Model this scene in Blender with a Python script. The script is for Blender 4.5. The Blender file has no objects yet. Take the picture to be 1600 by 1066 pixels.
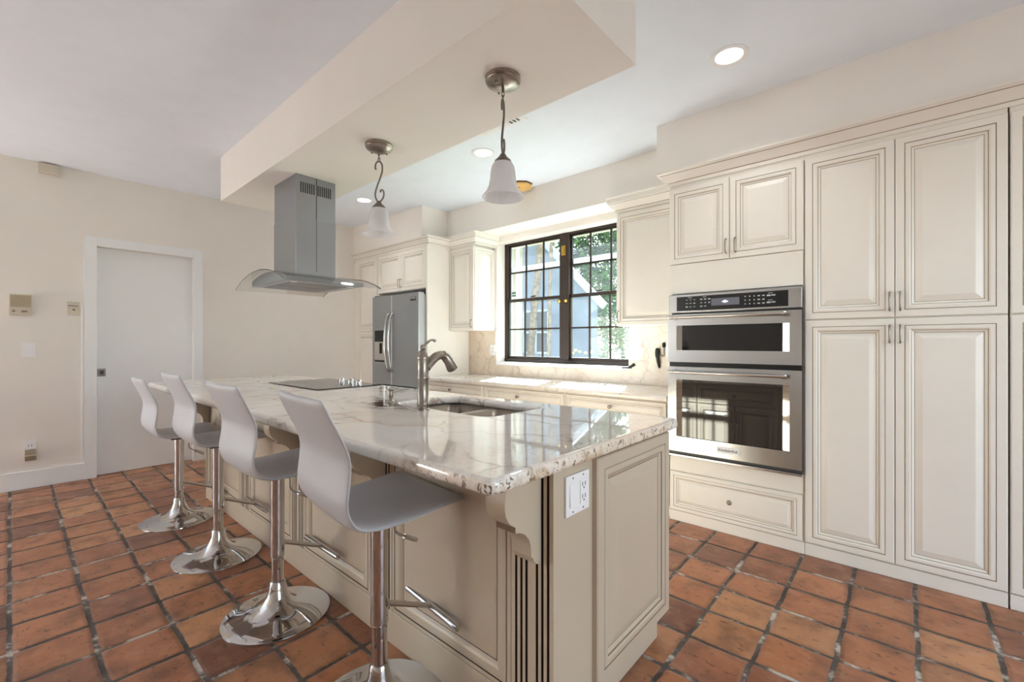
import bpy, bmesh, math, random
from mathutils import Vector, Matrix
random.seed(7)
PI = math.pi
sc = bpy.context.scene
COL = sc.collection

# ------------------------------------------------------------------ camera
cam_d = bpy.data.cameras.new('camera')
cam = bpy.data.objects.new('camera', cam_d)
COL.objects.link(cam)
cam.location = (0, 0, 1.17)
cam.rotation_euler = (PI / 2, 0, math.radians(41.47))
cam_d.sensor_width = 36.0
cam_d.lens = 36.0 * 692.6 / 1600
cam_d.shift_y = 3.3 / 1600
cam_d.clip_start = 0.02
sc.camera = cam

# ------------------------------------------------------------------ view
sc.view_settings.view_transform = 'Standard'
sc.view_settings.look = 'None'
sc.view_settings.gamma = 1.0
sc.view_settings.use_curve_mapping = False
sc.view_settings.exposure = 0.75
cy = sc.cycles
cy.use_denoising = True
cy.max_bounces = 10
cy.diffuse_bounces = 6
cy.glossy_bounces = 5
cy.transparent_max_bounces = 12
cy.blur_glossy = 0.6
cy.sample_clamp_indirect = 6.0
cy.caustics_reflective = True

# ------------------------------------------------------------------ sky, sun, added fill lamps
world = bpy.data.worlds.new('world')
sc.world = world
world.use_nodes = True
wn = world.node_tree.nodes
wl = world.node_tree.links
wn.clear()
sky = wn.new('ShaderNodeTexSky')
sky.sky_type = 'NISHITA'
sky.sun_disc = False
sky.sun_elevation = math.radians(36)
sky.sun_rotation = math.radians(-23)
bg = wn.new('ShaderNodeBackground')
bg.inputs['Strength'].default_value = 0.47
wo = wn.new('ShaderNodeOutputWorld')
wl.new(sky.outputs[0], bg.inputs[0])
wl.new(bg.outputs[0], wo.inputs[0])

def light(name, kind, loc, energy, color=(1, 1, 1), direction=None, parent=None, **kw):
    d = bpy.data.lights.new(name, kind)
    d.energy = energy
    d.color = color
    for k, v in kw.items():
        setattr(d, k, v)
    o = bpy.data.objects.new(name, d)
    COL.objects.link(o)
    o.location = loc
    if direction is not None:
        o.rotation_euler = Vector(direction).to_track_quat('-Z', 'Y').to_euler()
    if parent is not None:
        o.parent = parent
    return o

SUN_DIR = (0.42, -1.0, -0.735)
light('sun', 'SUN', (-4, 12, 9), 49.0, (0.85, 0.95, 1.0), SUN_DIR, angle=math.radians(0.7))
# added fill lamps set in made-up openings of the left and right walls
light('daylight_right', 'AREA', (2.45, 1.05, 1.15), 20.0, (0.88, 0.955, 1.0), (-1, 0.1, -0.35), shape='RECTANGLE', size=2.4, size_y=2.0)
light('daylight_left', 'AREA', (-5.33, -2.2, 0.9), 27.0, (0.83, 0.93, 1.0), (0.6, 0.0, 1), shape='RECTANGLE', size=2.0, size_y=1.6)
_pt = light('window_portal', 'AREA', (-2.6, 3.84, 1.62), 1.0, (1, 1, 1), (0, -1, 0), shape='RECTANGLE', size=1.62, size_y=1.36)
_pt.data.cycles.is_portal = True

# ------------------------------------------------------------------ material helpers
def lin(c):
    def f(v):
        v /= 255.0
        return v / 12.92 if v <= 0.04045 else ((v + 0.055) / 1.055) ** 2.4
    return (f(c[0]), f(c[1]), f(c[2]), 1.0)

class NT:
    def __init__(s, name):
        s.m = bpy.data.materials.new(name)
        s.m.use_nodes = True
        s.t = s.m.node_tree
        s.n = s.t.nodes
        s.p = s.n['Principled BSDF']
    def node(s, typ, **kw):
        n = s.n.new(typ)
        for k, v in kw.items():
            setattr(n, k, v)
        return n
    def link(s, a, b):
        s.t.links.new(a, b)
    def val(s, sock, v):
        if isinstance(v, (int, float, tuple, list)):
            sock.default_value = v
        else:
            s.link(v, sock)
    def math(s, op, a, b=None, c=None, clamp=False):
        n = s.node('ShaderNodeMath', operation=op, use_clamp=clamp)
        s.val(n.inputs[0], a)
        if b is not None:
            s.val(n.inputs[1], b)
        if c is not None:
            s.val(n.inputs[2], c)
        return n.outputs[0]
    def noise(s, vec, scale, detail=4, rough=0.55, dist=0.0, out='Fac'):
        n = s.node('ShaderNodeTexNoise')
        if vec is not None:
            s.link(vec, n.inputs['Vector'])
        n.inputs['Scale'].default_value = scale
        n.inputs['Detail'].default_value = detail
        n.inputs['Roughness'].default_value = rough
        n.inputs['Distortion'].default_value = dist
        return n.outputs[out]
    def ramp(s, fac, stops, interp='LINEAR'):
        n = s.node('ShaderNodeValToRGB')
        n.color_ramp.interpolation = interp
        e = n.color_ramp.elements
        while len(e) < len(stops):
            e.new(0.5)
        for k, (p, c) in enumerate(stops):
            e[k].position = p
            e[k].color = c if len(c) == 4 else (*c, 1)
        s.link(fac, n.inputs[0])
        return n.outputs[0]
    def mixc(s, fac, a, b, mode='MIX'):
        n = s.node('ShaderNodeMix', data_type='RGBA', blend_type=mode)
        s.val(n.inputs[0], fac)
        s.val(n.inputs[6], a)
        s.val(n.inputs[7], b)
        return n.outputs[2]
    def pos(s):
        return s.node('ShaderNodeTexCoord').outputs['Object']
    def wpos(s):
        return s.node('ShaderNodeNewGeometry').outputs['Position']
    def bump(s, h, strength=0.2, dist=0.01):
        n = s.node('ShaderNodeBump')
        n.inputs['Strength'].default_value = strength
        n.inputs['Distance'].default_value = dist
        s.link(h, n.inputs['Height'])
        s.link(n.outputs[0], s.p.inputs['Normal'])
    def mapping(s, vec, scale=(1, 1, 1), loc=(0, 0, 0), rot=(0, 0, 0)):
        n = s.node('ShaderNodeMapping')
        s.link(vec, n.inputs[0])
        n.inputs['Scale'].default_value = scale
        n.inputs['Location'].default_value = loc
        n.inputs['Rotation'].default_value = rot
        return n.outputs[0]

def plain(name, rgb, rough=0.5, metal=0.0, vary=0.04, vscale=6.0, bump=0.0, bscale=200.0, **kw):
    t = NT(name)
    c = lin(rgb)
    p = t.wpos()
    if vary:
        f = t.noise(p, vscale, 3)
        d = tuple(max(0, x * (1 - vary)) for x in c[:3]) + (1,)
        l = tuple(min(1, x * (1 + vary)) for x in c[:3]) + (1,)
        t.link(t.ramp(f, [(0.3, d), (0.7, l)]), t.p.inputs['Base Color'])
    else:
        t.p.inputs['Base Color'].default_value = c
    t.p.inputs['Roughness'].default_value = rough
    t.p.inputs['Metallic'].default_value = metal
    if bump:
        t.bump(t.noise(p, bscale, 2), bump, 0.002)
    for k, v in kw.items():
        t.p.inputs[k.replace('_', ' ')].default_value = v
    return t.m

M = {}
M['wall'] = plain('cream_wall_paint', (238, 232, 225), 0.75, vary=0.02, vscale=2, bump=0.08, bscale=260)
M['ceiling'] = plain('white_ceiling_paint', (238, 244, 252), 0.8, vary=0.015, bump=0.06, bscale=220)
M['trimwhite'] = plain('white_trim_paint', (240, 240, 241), 0.4, vary=0.01)
M['cream'] = plain('cream_cabinet_lacquer', (235, 229, 220), 0.33, vary=0.02, vscale=4)
M['glaze'] = plain('brown_cabinet_glaze', (148, 128, 104), 0.5, vary=0.12, vscale=30)
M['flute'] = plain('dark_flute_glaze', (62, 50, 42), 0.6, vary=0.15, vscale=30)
M['islandc'] = plain('beige_island_lacquer', (194, 178, 157), 0.36, vary=0.025, vscale=4)  # island paint darkened to stand for dimmer light on its faces
M['islandg'] = plain('umber_island_glaze', (120, 98, 74), 0.5, vary=0.15, vscale=30)
M['leather'] = plain('white_stool_leather', (200, 199, 202), 0.48, vary=0.02, bump=0.12, bscale=420)
M['chrome'] = plain('polished_chrome', (205, 203, 202), 0.05, 1.0, vary=0.0)
M['nickel'] = plain('brushed_nickel', (158, 149, 140), 0.32, 1.0, vary=0.05, vscale=40)
M['pewter'] = plain('pewter_iron', (126, 118, 110), 0.42, 0.85, vary=0.12, vscale=60)
M['post'] = plain('weathered_post_paint', (142, 134, 122), 0.8, vary=0.05)
M['black'] = plain('black_gloss', (14, 14, 16), 0.3, vary=0.0)
M['blackmat'] = plain('black_matte', (28, 27, 27), 0.6, vary=0.1)
M['darkgrey'] = plain('dark_grey_plastic', (62, 63, 66), 0.4, vary=0.05)
M['plate'] = plain('white_plastic_plate', (240, 238, 238), 0.35, vary=0.01)
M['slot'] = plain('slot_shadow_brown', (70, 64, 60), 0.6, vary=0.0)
M['tan'] = plain('tan_plastic', (176, 160, 134), 0.5, vary=0.06, vscale=30)
M['tanlight'] = plain('pale_tan_plastic', (208, 198, 180), 0.5, vary=0.04)
M['brownplastic'] = plain('brown_plastic_adapter', (140, 124, 104), 0.45, vary=0.08)
M['amber'] = plain('yellowed_plastic', (222, 178, 104), 0.5, vary=0.05)
M['amberdark'] = plain('dark_bronze_rim', (96, 70, 44), 0.5, vary=0.05)
M['bronze'] = plain('dark_bronze_window_frame', (56, 44, 38), 0.45, 0.3, vary=0.12, vscale=20)
M['brass'] = plain('polished_brass', (214, 178, 96), 0.25, 1.0, vary=0.05)
M['fridge'] = plain('slate_steel', (150, 152, 154), 0.42, 0.45, vary=0.03, vscale=3)
M['fridgeside'] = plain('fridge_side_steel', (205, 206, 208), 0.3, 0.6, vary=0.02)
M['marking'] = plain('panel_marking_white', (206, 210, 212), 0.5, vary=0.0)
M['lcd'] = plain('grey_display', (112, 114, 124), 0.15, vary=0.03)
M['stucco'] = plain('grey_stucco', (124, 132, 144), 0.9, vary=0.05, vscale=3, bump=0.3, bscale=60)
M['fascia'] = plain('white_fascia', (176, 180, 186), 0.7, vary=0.03)
M['roof'] = plain('pale_roof_tile', (92, 90, 88), 0.8, vary=0.15, vscale=8)
M['eave'] = plain('beige_eave_board', (186, 176, 160), 0.8, vary=0.04)
M['grass'] = plain('lawn_grass', (78, 104, 40), 0.9, vary=0.35, vscale=1.5, bump=0.5, bscale=40)
M['leafdark'] = plain('dark_green_leaf', (48, 74, 36), 0.5, vary=0.35, vscale=2.5)
M['leaflight'] = plain('pale_green_leaf', (98, 130, 62), 0.5, vary=0.3, vscale=2.5)
M['bark'] = plain('grey_bark', (142, 124, 106), 0.9, vary=0.4, vscale=14, bump=0.8, bscale=30)
M['palmbark'] = plain('palm_bark', (126, 108, 90), 0.9, vary=0.5, vscale=12, bump=0.8, bscale=24)
M['yellow'] = plain('yellow_petal', (236, 222, 40), 0.6, vary=0.1)
M['teal'] = plain('teal_sticker_print', (64, 120, 116), 0.6, vary=0.05)
M['sticker'] = plain('pale_sticker_paper', (214, 222, 216), 0.6, vary=0.02)
M['dirtglassframe'] = plain('aluminium_rail', (214, 218, 222), 0.5, vary=0.03)
M['hoodfilter'] = plain('grey_filter_mesh', (150, 150, 152), 0.45, 0.8, vary=0.15, vscale=200)

def steel(name, rgb, rough, axis_scale, contrast=0.06):
    t = NT(name)
    p = t.mapping(t.wpos(), axis_scale)
    f = t.noise(p, 1.0, 3, 0.6)
    c = lin(rgb)
    t.link(t.ramp(f, [(0.3, tuple(x * (1 - contrast) for x in c[:3])), (0.7, tuple(min(1, x * (1 + contrast)) for x in c[:3]))]), t.p.inputs['Base Color'])
    t.link(t.math('MULTIPLY_ADD', f, 0.06, rough - 0.03), t.p.inputs['Roughness'])
    t.p.inputs['Metallic'].default_value = 1.0
    t.bump(f, 0.012, 0.001)
    return t.m
M['steel'] = steel('brushed_stainless', (192, 193, 195), 0.24, (4, 4, 600), 0.02)
M['steelhood'] = steel('brushed_hood_steel', (160, 163, 167), 0.3, (3, 3, 700), 0.03)
M['steelsink'] = steel('sink_stainless', (158, 148, 138), 0.3, (160, 8, 8))

def emit(name, rgb, strength):
    t = NT(name)
    t.p.inputs['Base Color'].default_value = (0.8, 0.8, 0.8, 1)
    t.p.inputs['Emission Color'].default_value = lin(rgb)
    t.p.inputs['Emission Strength'].default_value = strength
    return t.m
M['lamp'] = emit('can_light_lens', (255, 250, 242), 5.0)
M['icon'] = emit('display_icon_glow', (190, 214, 255), 0.8)

def thin_glass(name, tint, gloss, haze=0.0, haze_noise=False, hazecol=(235, 240, 248), rough=0.01):
    t = NT(name)
    n = t.n
    n.remove(t.p)
    out = n['Material Output']
    tr = t.node('ShaderNodeBsdfTransparent')
    tr.inputs[0].default_value = (*tint, 1)
    gl = t.node('ShaderNodeBsdfGlossy')
    gl.inputs['Roughness'].default_value = rough
    fr = t.node('ShaderNodeFresnel')
    fr.inputs[0].default_value = 1.45
    mx = t.node('ShaderNodeMixShader')
    t.link(t.math('MULTIPLY', fr.outputs[0], gloss, clamp=True), mx.inputs[0])
    t.link(tr.outputs[0], mx.inputs[1])
    t.link(gl.outputs[0], mx.inputs[2])
    last = mx.outputs[0]
    if haze:
        df = t.node('ShaderNodeBsdfTranslucent')
        df.inputs[0].default_value = lin(hazecol)
        m2 = t.node('ShaderNodeMixShader')
        if haze_noise:
            f = t.noise(t.wpos(), 3.0, 5, 0.65)
            m2f = t.math('MULTIPLY', t.ramp(f, [(0.35, (0.3, 0.3, 0.3)), (0.75, (1, 1, 1))]), haze)
            t.link(m2f, m2.inputs[0])
        else:
            m2.inputs[0].default_value = haze
        t.link(last, m2.inputs[1])
        t.link(df.outputs[0], m2.inputs[2])
        last = m2.outputs[0]
    t.link(last, out.inputs[0])
    return t.m
M['winglass'] = thin_glass('dusty_window_glass', (0.96, 0.98, 0.98), 0.9, 0.010, True)
M['hoodglass'] = thin_glass('hood_canopy_glass', (0.985, 0.99, 0.98), 0.4)
M['ovenglass'] = NT('oven_door_glass').m
_p = M['ovenglass'].node_tree.nodes['Principled BSDF']
_p.inputs['Base Color'].default_value = (0.012, 0.012, 0.014, 1)
_p.inputs['Roughness'].default_value = 0.03
_p.inputs['IOR'].default_value = 1.95
M['microglass'] = plain('microwave_door_glass', (20, 20, 22), 0.06, vary=0.0)
M['hoodunder'] = plain('pale_hood_underside', (196, 197, 200), 0.4, 0.35, vary=0.02)
M['glassedge'] = plain('green_grey_glass_edge', (74, 80, 78), 0.2, vary=0.0)
M['cooktop'] = NT('cooktop_black_glass').m
_p = M['cooktop'].node_tree.nodes['Principled BSDF']
_p.inputs['Base Color'].default_value = (0.012, 0.011, 0.011, 1)
_p.inputs['Roughness'].default_value = 0.06

def frosted():
    t = NT('alabaster_lamp_glass')
    f = t.noise(t.pos(), 9, 4, 0.6, 0.5)
    t.link(t.ramp(f, [(0.3, lin((232, 230, 232))), (0.75, lin((250, 250, 252)))]), t.p.inputs['Base Color'])
    t.p.inputs['Roughness'].default_value = 0.3
    t.p.inputs['Subsurface Weight'].default_value = 0.0
    tl = t.node('ShaderNodeBsdfTranslucent')
    tl.inputs[0].default_value = (0.95, 0.94, 0.95, 1)
    mx = t.node('ShaderNodeMixShader')
    mx.inputs[0].default_value = 0.45
    t.link(t.p.outputs[0], mx.inputs[1])
    t.link(tl.outputs[0], mx.inputs[2])
    t.link(mx.outputs[0], t.n['Material Output'].inputs[0])
    return t.m
M['alabaster'] = frosted()

def stone(name, base, warm, vein, dark, veinscale, gloss, darkness, fleck=False):
    t = NT(name)
    p = t.wpos()
    warp = t.noise(p, 1.6, 4, 0.6, 0.0, 'Color')
    vm = t.node('ShaderNodeVectorMath', operation='MULTIPLY_ADD')
    t.link(warp, vm.inputs[0])
    vm.inputs[1].default_value = (0.55, 0.55, 0.55)
    t.link(p, vm.inputs[2])
    q = vm.outputs[0]
    cloud = t.noise(q, 1.3, 6, 0.62, 0.8)
    col = t.ramp(cloud, [(0.32, lin(base)), (0.47, lin(base)), (0.66, lin(warm))])
    vo = t.node('ShaderNodeTexVoronoi', feature='DISTANCE_TO_EDGE')
    t.link(q, vo.inputs['Vector'])
    vo.inputs['Scale'].default_value = veinscale
    line = t.ramp(vo.outputs['Distance'], [(0.0, (1, 1, 1)), (0.007, (0.6, 0.6, 0.6)), (0.018, (0.15, 0.15, 0.15)), (0.05, (0, 0, 0))])
    msk = t.ramp(t.noise(p, 2.1, 4, 0.6), [(0.36, (0, 0, 0)), (0.60, (1, 1, 1))])
    vf = t.math('MULTIPLY', line, msk)
    col = t.mixc(t.math('MULTIPLY', vf, 0.85), col, lin(vein))
    st = t.mapping(q, (3.2, 1.1, 3.2), rot=(0, 0, 0.7))
    dk = t.ramp(t.noise(st, 1.7, 7, 0.68, 1.2), [(0.66 - darkness, (0, 0, 0)), (0.76 - darkness, (0.75, 0.75, 0.75)), (0.84, (1, 1, 1))])
    col = t.mixc(t.math('MULTIPLY', dk, 0.75), col, lin(dark))
    if fleck:
        # dark mineral flecks concentrated in the seam that runs off the near end of the slab
        sx = t.node('ShaderNodeSeparateXYZ')
        t.link(p, sx.inputs[0])
        near = t.math('SUBTRACT', 1.0, t.math('DIVIDE', t.math('ABSOLUTE', t.math('ADD', sx.outputs[0], 0.69)), 0.42), clamp=True)
        top = t.math('LESS_THAN', sx.outputs[2], 0.858)
        edge = t.math('MULTIPLY', near, t.math('MULTIPLY_ADD', top, 0.85, 0.15))
        fl = t.noise(t.mapping(p, (52, 52, 44), rot=(0.5, 0.3, 0.4)), 1.0, 4, 0.62, 0.8)
        fb = t.math('MULTIPLY', t.ramp(fl, [(0.545, (0, 0, 0)), (0.60, (1, 1, 1))]), edge)
        col = t.mixc(t.math('MULTIPLY', fb, 1.3, clamp=True), col, lin((112, 96, 80)))
        fl2 = t.noise(t.mapping(p, (16, 16, 20)), 1.0, 4, 0.6, 0.8)
        fb2 = t.math('MULTIPLY', t.ramp(fl2, [(0.48, (0, 0, 0)), (0.62, (1, 1, 1))]), edge)
        col = t.mixc(t.math('MULTIPLY', fb2, 0.7), col, lin((196, 168, 132)))
        # brown streak beside the soap pump and sink
        bx = t.node('ShaderNodeVectorMath', operation='DISTANCE')
        t.link(t.mapping(p, (1.0, 2.1, 1.0)), bx.inputs[0])
        bx.inputs[1].default_value = (-1.93, 2.62, 0.865)
        bl = t.math('SUBTRACT', 1.0, t.math('DIVIDE', bx.outputs['Value'], 0.36), clamp=True)
        bn = t.ramp(t.noise(t.mapping(q, (4, 9, 4), rot=(0, 0, 0.3)), 1.0, 6, 0.65, 1.0), [(0.40, (0, 0, 0)), (0.56, (1, 1, 1))])
        col = t.mixc(t.math('MULTIPLY', t.math('MULTIPLY', bl, bn), 1.9, clamp=True), col, lin((108, 84, 66)))
    t.link(col, t.p.inputs['Base Color'])
    t.p.inputs['Roughness'].default_value = gloss
    t.p.inputs['IOR'].default_value = 2.1
    return t.m
M['quartzite'] = stone('white_quartzite', (246, 241, 234), (230, 211, 192), (146, 114, 90), (134, 110, 92), 2.4, 0.03, 0.0, True)
M['quartzite2'] = stone('white_quartzite_counter', (236, 231, 224), (220, 205, 188), (150, 124, 100), (140, 112, 88), 2.6, 0.06, 0.03)
M['splash'] = stone('beige_quartzite_backsplash', (226, 210, 192), (206, 182, 158), (172, 142, 116), (168, 138, 114), 3.4, 0.3, 0.10)

def terracotta():
    t = NT('terracotta_tile_floor')
    p = t.wpos()
    wob = t.noise(p, 5.0, 3, 0.6, 0.0, 'Color')
    vm = t.node('ShaderNodeVectorMath', operation='MULTIPLY_ADD')
    sb = t.node('ShaderNodeVectorMath', operation='SUBTRACT')
    t.link(wob, sb.inputs[0])
    sb.inputs[1].default_value = (0.5, 0.5, 0.5)
    t.link(sb.outputs[0], vm.inputs[0])
    vm.inputs[1].default_value = (0.022, 0.022, 0.0)
    t.link(p, vm.inputs[2])
    fine = t.noise(p, 60.0, 2, 0.6, 0.0, 'Color')
    vm2 = t.node('ShaderNodeVectorMath', operation='MULTIPLY_ADD')
    t.link(fine, vm2.inputs[0])
    vm2.inputs[1].default_value = (0.006, 0.006, 0.0)
    t.link(vm.outputs[0], vm2.inputs[2])
    s = t.node('ShaderNodeSeparateXYZ')
    t.link(vm2.outputs[0], s.inputs[0])
    xs = t.math('ADD', s.outputs[0], 1.56)
    left = t.math('LESS_THAN', xs, 0.0)
    pitch = t.math('MULTIPLY_ADD', left, 0.011, 0.229)
    u = t.math('DIVIDE', xs, pitch)
    v = t.math('DIVIDE', s.outputs[1], 0.225)
    def edge(c):
        f = t.math('FRACT', c)
        return t.math('MULTIPLY', t.math('MINIMUM', f, t.math('SUBTRACT', 1.0, f)), 0.228)
    # softly rounded tile corners: smooth minimum of both edge distances
    d = t.node('ShaderNodeMath', operation='SMOOTH_MIN')
    t.link(edge(u), d.inputs[0])
    t.link(edge(v), d.inputs[1])
    d.inputs[2].default_value = 0.012
    d = d.outputs[0]
    wn_ = t.node('ShaderNodeCombineXYZ')
    t.link(t.math('FLOOR', u), wn_.inputs[0])
    t.link(t.math('FLOOR', v), wn_.inputs[1])
    wh = t.node('ShaderNodeTexWhiteNoise', noise_dimensions='2D')
    t.link(wn_.outputs[0], wh.inputs['Vector'])
    rnd = wh.outputs['Value']
    tile = t.ramp(rnd, [(0.0, lin((122, 76, 56))), (0.2, lin((158, 100, 70))), (0.42, lin((184, 120, 82))), (0.62, lin((166, 106, 70))), (0.82, lin((198, 142, 98))), (1.0, lin((140, 90, 66)))])
    cl = t.noise(p, 7.0, 5, 0.6)
    tile = t.mixc(t.math('MULTIPLY', t.ramp(cl, [(0.46, (0, 0, 0)), (0.68, (1, 1, 1))]), 0.62), tile, lin((92, 60, 46)))
    tile = t.mixc(t.math('MULTIPLY', t.ramp(t.noise(p, 11.0, 4, 0.6), [(0.5, (0, 0, 0)), (0.75, (1, 1, 1))]), 0.32), tile, lin((206, 160, 126)))
    sp = t.ramp(t.noise(t.mapping(p, (20, 34, 20)), 1.0, 3, 0.7), [(0.60, (0, 0, 0)), (0.66, (1, 1, 1))])
    tile = t.mixc(t.math('MULTIPLY', sp, 0.6), tile, lin((74, 48, 38)))
    gr = t.ramp(t.noise(p, 4.5, 5, 0.7), [(0.42, lin((74, 66, 60))), (0.53, lin((104, 95, 87))), (0.60, lin((206, 198, 186)))])
    gr = t.mixc(t.math('MULTIPLY', t.noise(p, 70, 3), 0.35), gr, lin((50, 42, 38)))
    jw = t.math('MULTIPLY_ADD', t.noise(p, 2.3, 2), 0.006, 0.0045)
    mask = t.node('ShaderNodeMapRange', interpolation_type='SMOOTHSTEP')
    t.link(t.math('SUBTRACT', d, jw), mask.inputs['Value'])
    mask.inputs['From Min'].default_value = -0.0015
    mask.inputs['From Max'].default_value = 0.0025
    mk = mask.outputs[0]
    # darkened rim of each fired tile
    rim = t.node('ShaderNodeMapRange', interpolation_type='SMOOTHSTEP')
    t.link(d, rim.inputs['Value'])
    rim.inputs['From Min'].default_value = 0.004
    rim.inputs['From Max'].default_value = 0.03
    tile = t.mixc(t.math('MULTIPLY', t.math('SUBTRACT', 1.0, rim.outputs[0]), 0.28), tile, lin((92, 60, 44)))
    t.link(t.mixc(mk, gr, tile), t.p.inputs['Base Color'])
    rg = t.math('MULTIPLY_ADD', cl, 0.25, 0.24)
    rr = t.node('ShaderNodeMix', data_type='FLOAT')
    t.link(mk, rr.inputs[0])
    rr.inputs[2].default_value = 0.8
    t.link(rg, rr.inputs[3])
    t.link(rr.outputs[0], t.p.inputs['Roughness'])
    rim2 = t.node('ShaderNodeMapRange', interpolation_type='SMOOTHSTEP')
    t.link(d, rim2.inputs['Value'])
    rim2.inputs['From Min'].default_value = 0.002
    rim2.inputs['From Max'].default_value = 0.022
    h = t.math('MULTIPLY_ADD', t.noise(p, 16, 4), 0.22, rim2.outputs[0])
    h = t.math('MULTIPLY_ADD', rnd, 0.08, h)
    t.bump(h, 0.55, 0.007)
    return t.m
M['floor'] = terracotta()

# ------------------------------------------------------------------ geometry helpers
def root_loc(o):
    v = Vector((0, 0, 0))
    while o is not None:
        v += o.location
        o = o.parent
    return v

class MB:
    """Collects faces; build() links them as one mesh object."""
    def __init__(s):
        s.v = []
        s.f = []
        s.m = []
    def add(s, verts, faces, m=0):
        b = len(s.v)
        s.v += [Vector(q) for q in verts]
        for f in faces:
            s.f.append([b + i for i in f])
            s.m.append(m)
        return b
    def box(s, x0, x1, y0, y1, z0, z1, m=0):
        x0, x1 = min(x0, x1), max(x0, x1)
        y0, y1 = min(y0, y1), max(y0, y1)
        z0, z1 = min(z0, z1), max(z0, z1)
        s.add([(x0, y0, z0), (x1, y0, z0), (x1, y1, z0), (x0, y1, z0), (x0, y0, z1), (x1, y0, z1), (x1, y1, z1), (x0, y1, z1)],
              [(0, 3, 2, 1), (4, 5, 6, 7), (0, 1, 5, 4), (1, 2, 6, 5), (2, 3, 7, 6), (3, 0, 4, 7)], m)
        return s
    def cbox(s, c, size, m=0):
        return s.box(c[0] - size[0] / 2, c[0] + size[0] / 2, c[1] - size[1] / 2, c[1] + size[1] / 2, c[2] - size[2] / 2, c[2] + size[2] / 2, m)
    def tube(s, pts, r, n=12, m=0, closed=False, cap=True):
        pts = [Vector(p) for p in pts]
        k = len(pts)
        rs = r if isinstance(r, (list, tuple)) else [r] * k
        tang = []
        for i in range(k):
            if closed:
                tv = pts[(i + 1) % k] - pts[i - 1]
            else:
                tv = pts[min(i + 1, k - 1)] - pts[max(i - 1, 0)]
            tang.append(tv.normalized())
        up = Vector((0, 0, 1)) if abs(tang[0].z) < 0.9 else Vector((1, 0, 0))
        nrm = (up - tang[0] * up.dot(tang[0])).normalized()
        b = len(s.v)
        for i in range(k):
            if i:
                nrm = (nrm - tang[i] * nrm.dot(tang[i])).normalized()
            bi = tang[i].cross(nrm)
            for j in range(n):
                a = 2 * PI * j / n
                s.v.append(pts[i] + (nrm * math.cos(a) + bi * math.sin(a)) * rs[i])
        for i in range(k if closed else k - 1):
            i2 = (i + 1) % k
            for j in range(n):
                j2 = (j + 1) % n
                s.f.append([b + i * n + j, b + i * n + j2, b + i2 * n + j2, b + i2 * n + j])
                s.m.append(m)
        if cap and not closed:
            s.f.append([b + j for j in range(n)][::-1])
            s.m.append(m)
            s.f.append([b + (k - 1) * n + j for j in range(n)])
            s.m.append(m)
        return s
    def lathe(s, prof, c=(0, 0, 0), n=32, m=0, axis='Z', capb=False, capt=False):
        """prof: list of (r, h)."""
        b = len(s.v)
        for r, h in prof:
            for j in range(n):
                a = 2 * PI * j / n
                q = (r * math.cos(a), r * math.sin(a), h)
                if axis == 'X':
                    q = (h, q[0], q[1])
                elif axis == 'Y':
                    q = (q[0], h, q[1])
                s.v.append(Vector(c) + Vector(q))
        for i in range(len(prof) - 1):
            for j in range(n):
                j2 = (j + 1) % n
                s.f.append([b + i * n + j, b + i * n + j2, b + (i + 1) * n + j2, b + (i + 1) * n + j])
                s.m.append(m)
        if capb:
            s.f.append([b + j for j in range(n)][::-1])
            s.m.append(m)
        if capt:
            s.f.append([b + (len(prof) - 1) * n + j for j in range(n)])
            s.m.append(m)
        return s
    def prism(s, poly, e, m=0, side=None):
        """poly: list of 3D points in a plane, extruded by vector e."""
        k = len(poly)
        e = Vector(e)
        P = [Vector(p) for p in poly]
        b = len(s.v)
        s.v += P + [p + e for p in P]
        s.f.append(list(range(b, b + k))[::-1])
        s.m.append(m)
        s.f.append(list(range(b + k, b + 2 * k)))
        s.m.append(m)
        for i in range(k):
            j = (i + 1) % k
            s.f.append([b + i, b + j, b + k + j, b + k + i])
            s.m.append(m if side is None else side[i])
        return s
    def panel(s, o, u, v, W, H, prof, cm=0, back=True):
        """raised panel: rings of (inset, height, material) on the plane o + u,v; w = u x v is outward."""
        o, u, v = Vector(o), Vector(u).normalized(), Vector(v).normalized()
        w = u.cross(v)
        b = len(s.v)
        for ins, h, _ in prof:
            for a, c in ((ins, ins), (W - ins, ins), (W - ins, H - ins), (ins, H - ins)):
                s.v.append(o + u * a + v * c + w * h)
        for i in range(len(prof) - 1):
            for j in range(4):
                j2 = (j + 1) % 4
                s.f.append([b + i * 4 + j, b + i * 4 + j2, b + (i + 1) * 4 + j2, b + (i + 1) * 4 + j])
                s.m.append(prof[i + 1][2])
        q = b + (len(prof) - 1) * 4
        s.f.append([q, q + 1, q + 2, q + 3])
        s.m.append(cm)
        if back:
            s.f.append([b + 3, b + 2, b + 1, b])
            s.m.append(cm)
        return s
    def build(s, name, mats, parent=None, smooth=None, bevel=0, recalc=True, seg=2):
        me = bpy.data.meshes.new(name)
        off = root_loc(parent)
        me.from_pydata([tuple(q - off) for q in s.v], [], s.f)
        if not isinstance(mats, (list, tuple)):
            mats = [mats]
        for mm in mats:
            me.materials.append(mm)
        for p, mi in zip(me.polygons, s.m):
            p.material_index = mi
        if recalc:
            bm = bmesh.new()
            bm.from_mesh(me)
            bmesh.ops.recalc_face_normals(bm, faces=bm.faces)
            bm.to_mesh(me)
            bm.free()
        me.update()
        o = bpy.data.objects.new(name, me)
        COL.objects.link(o)
        if parent is not None:
            o.parent = parent
        if smooth is not None:
            bm = bmesh.new()
            bm.from_mesh(me)
            lim = math.radians(smooth)
            for e in bm.edges:
                if len(e.link_faces) == 2 and e.calc_face_angle(0) > lim:
                    e.smooth = False
            for f in bm.faces:
                f.smooth = True
            bm.to_mesh(me)
            bm.free()
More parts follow.
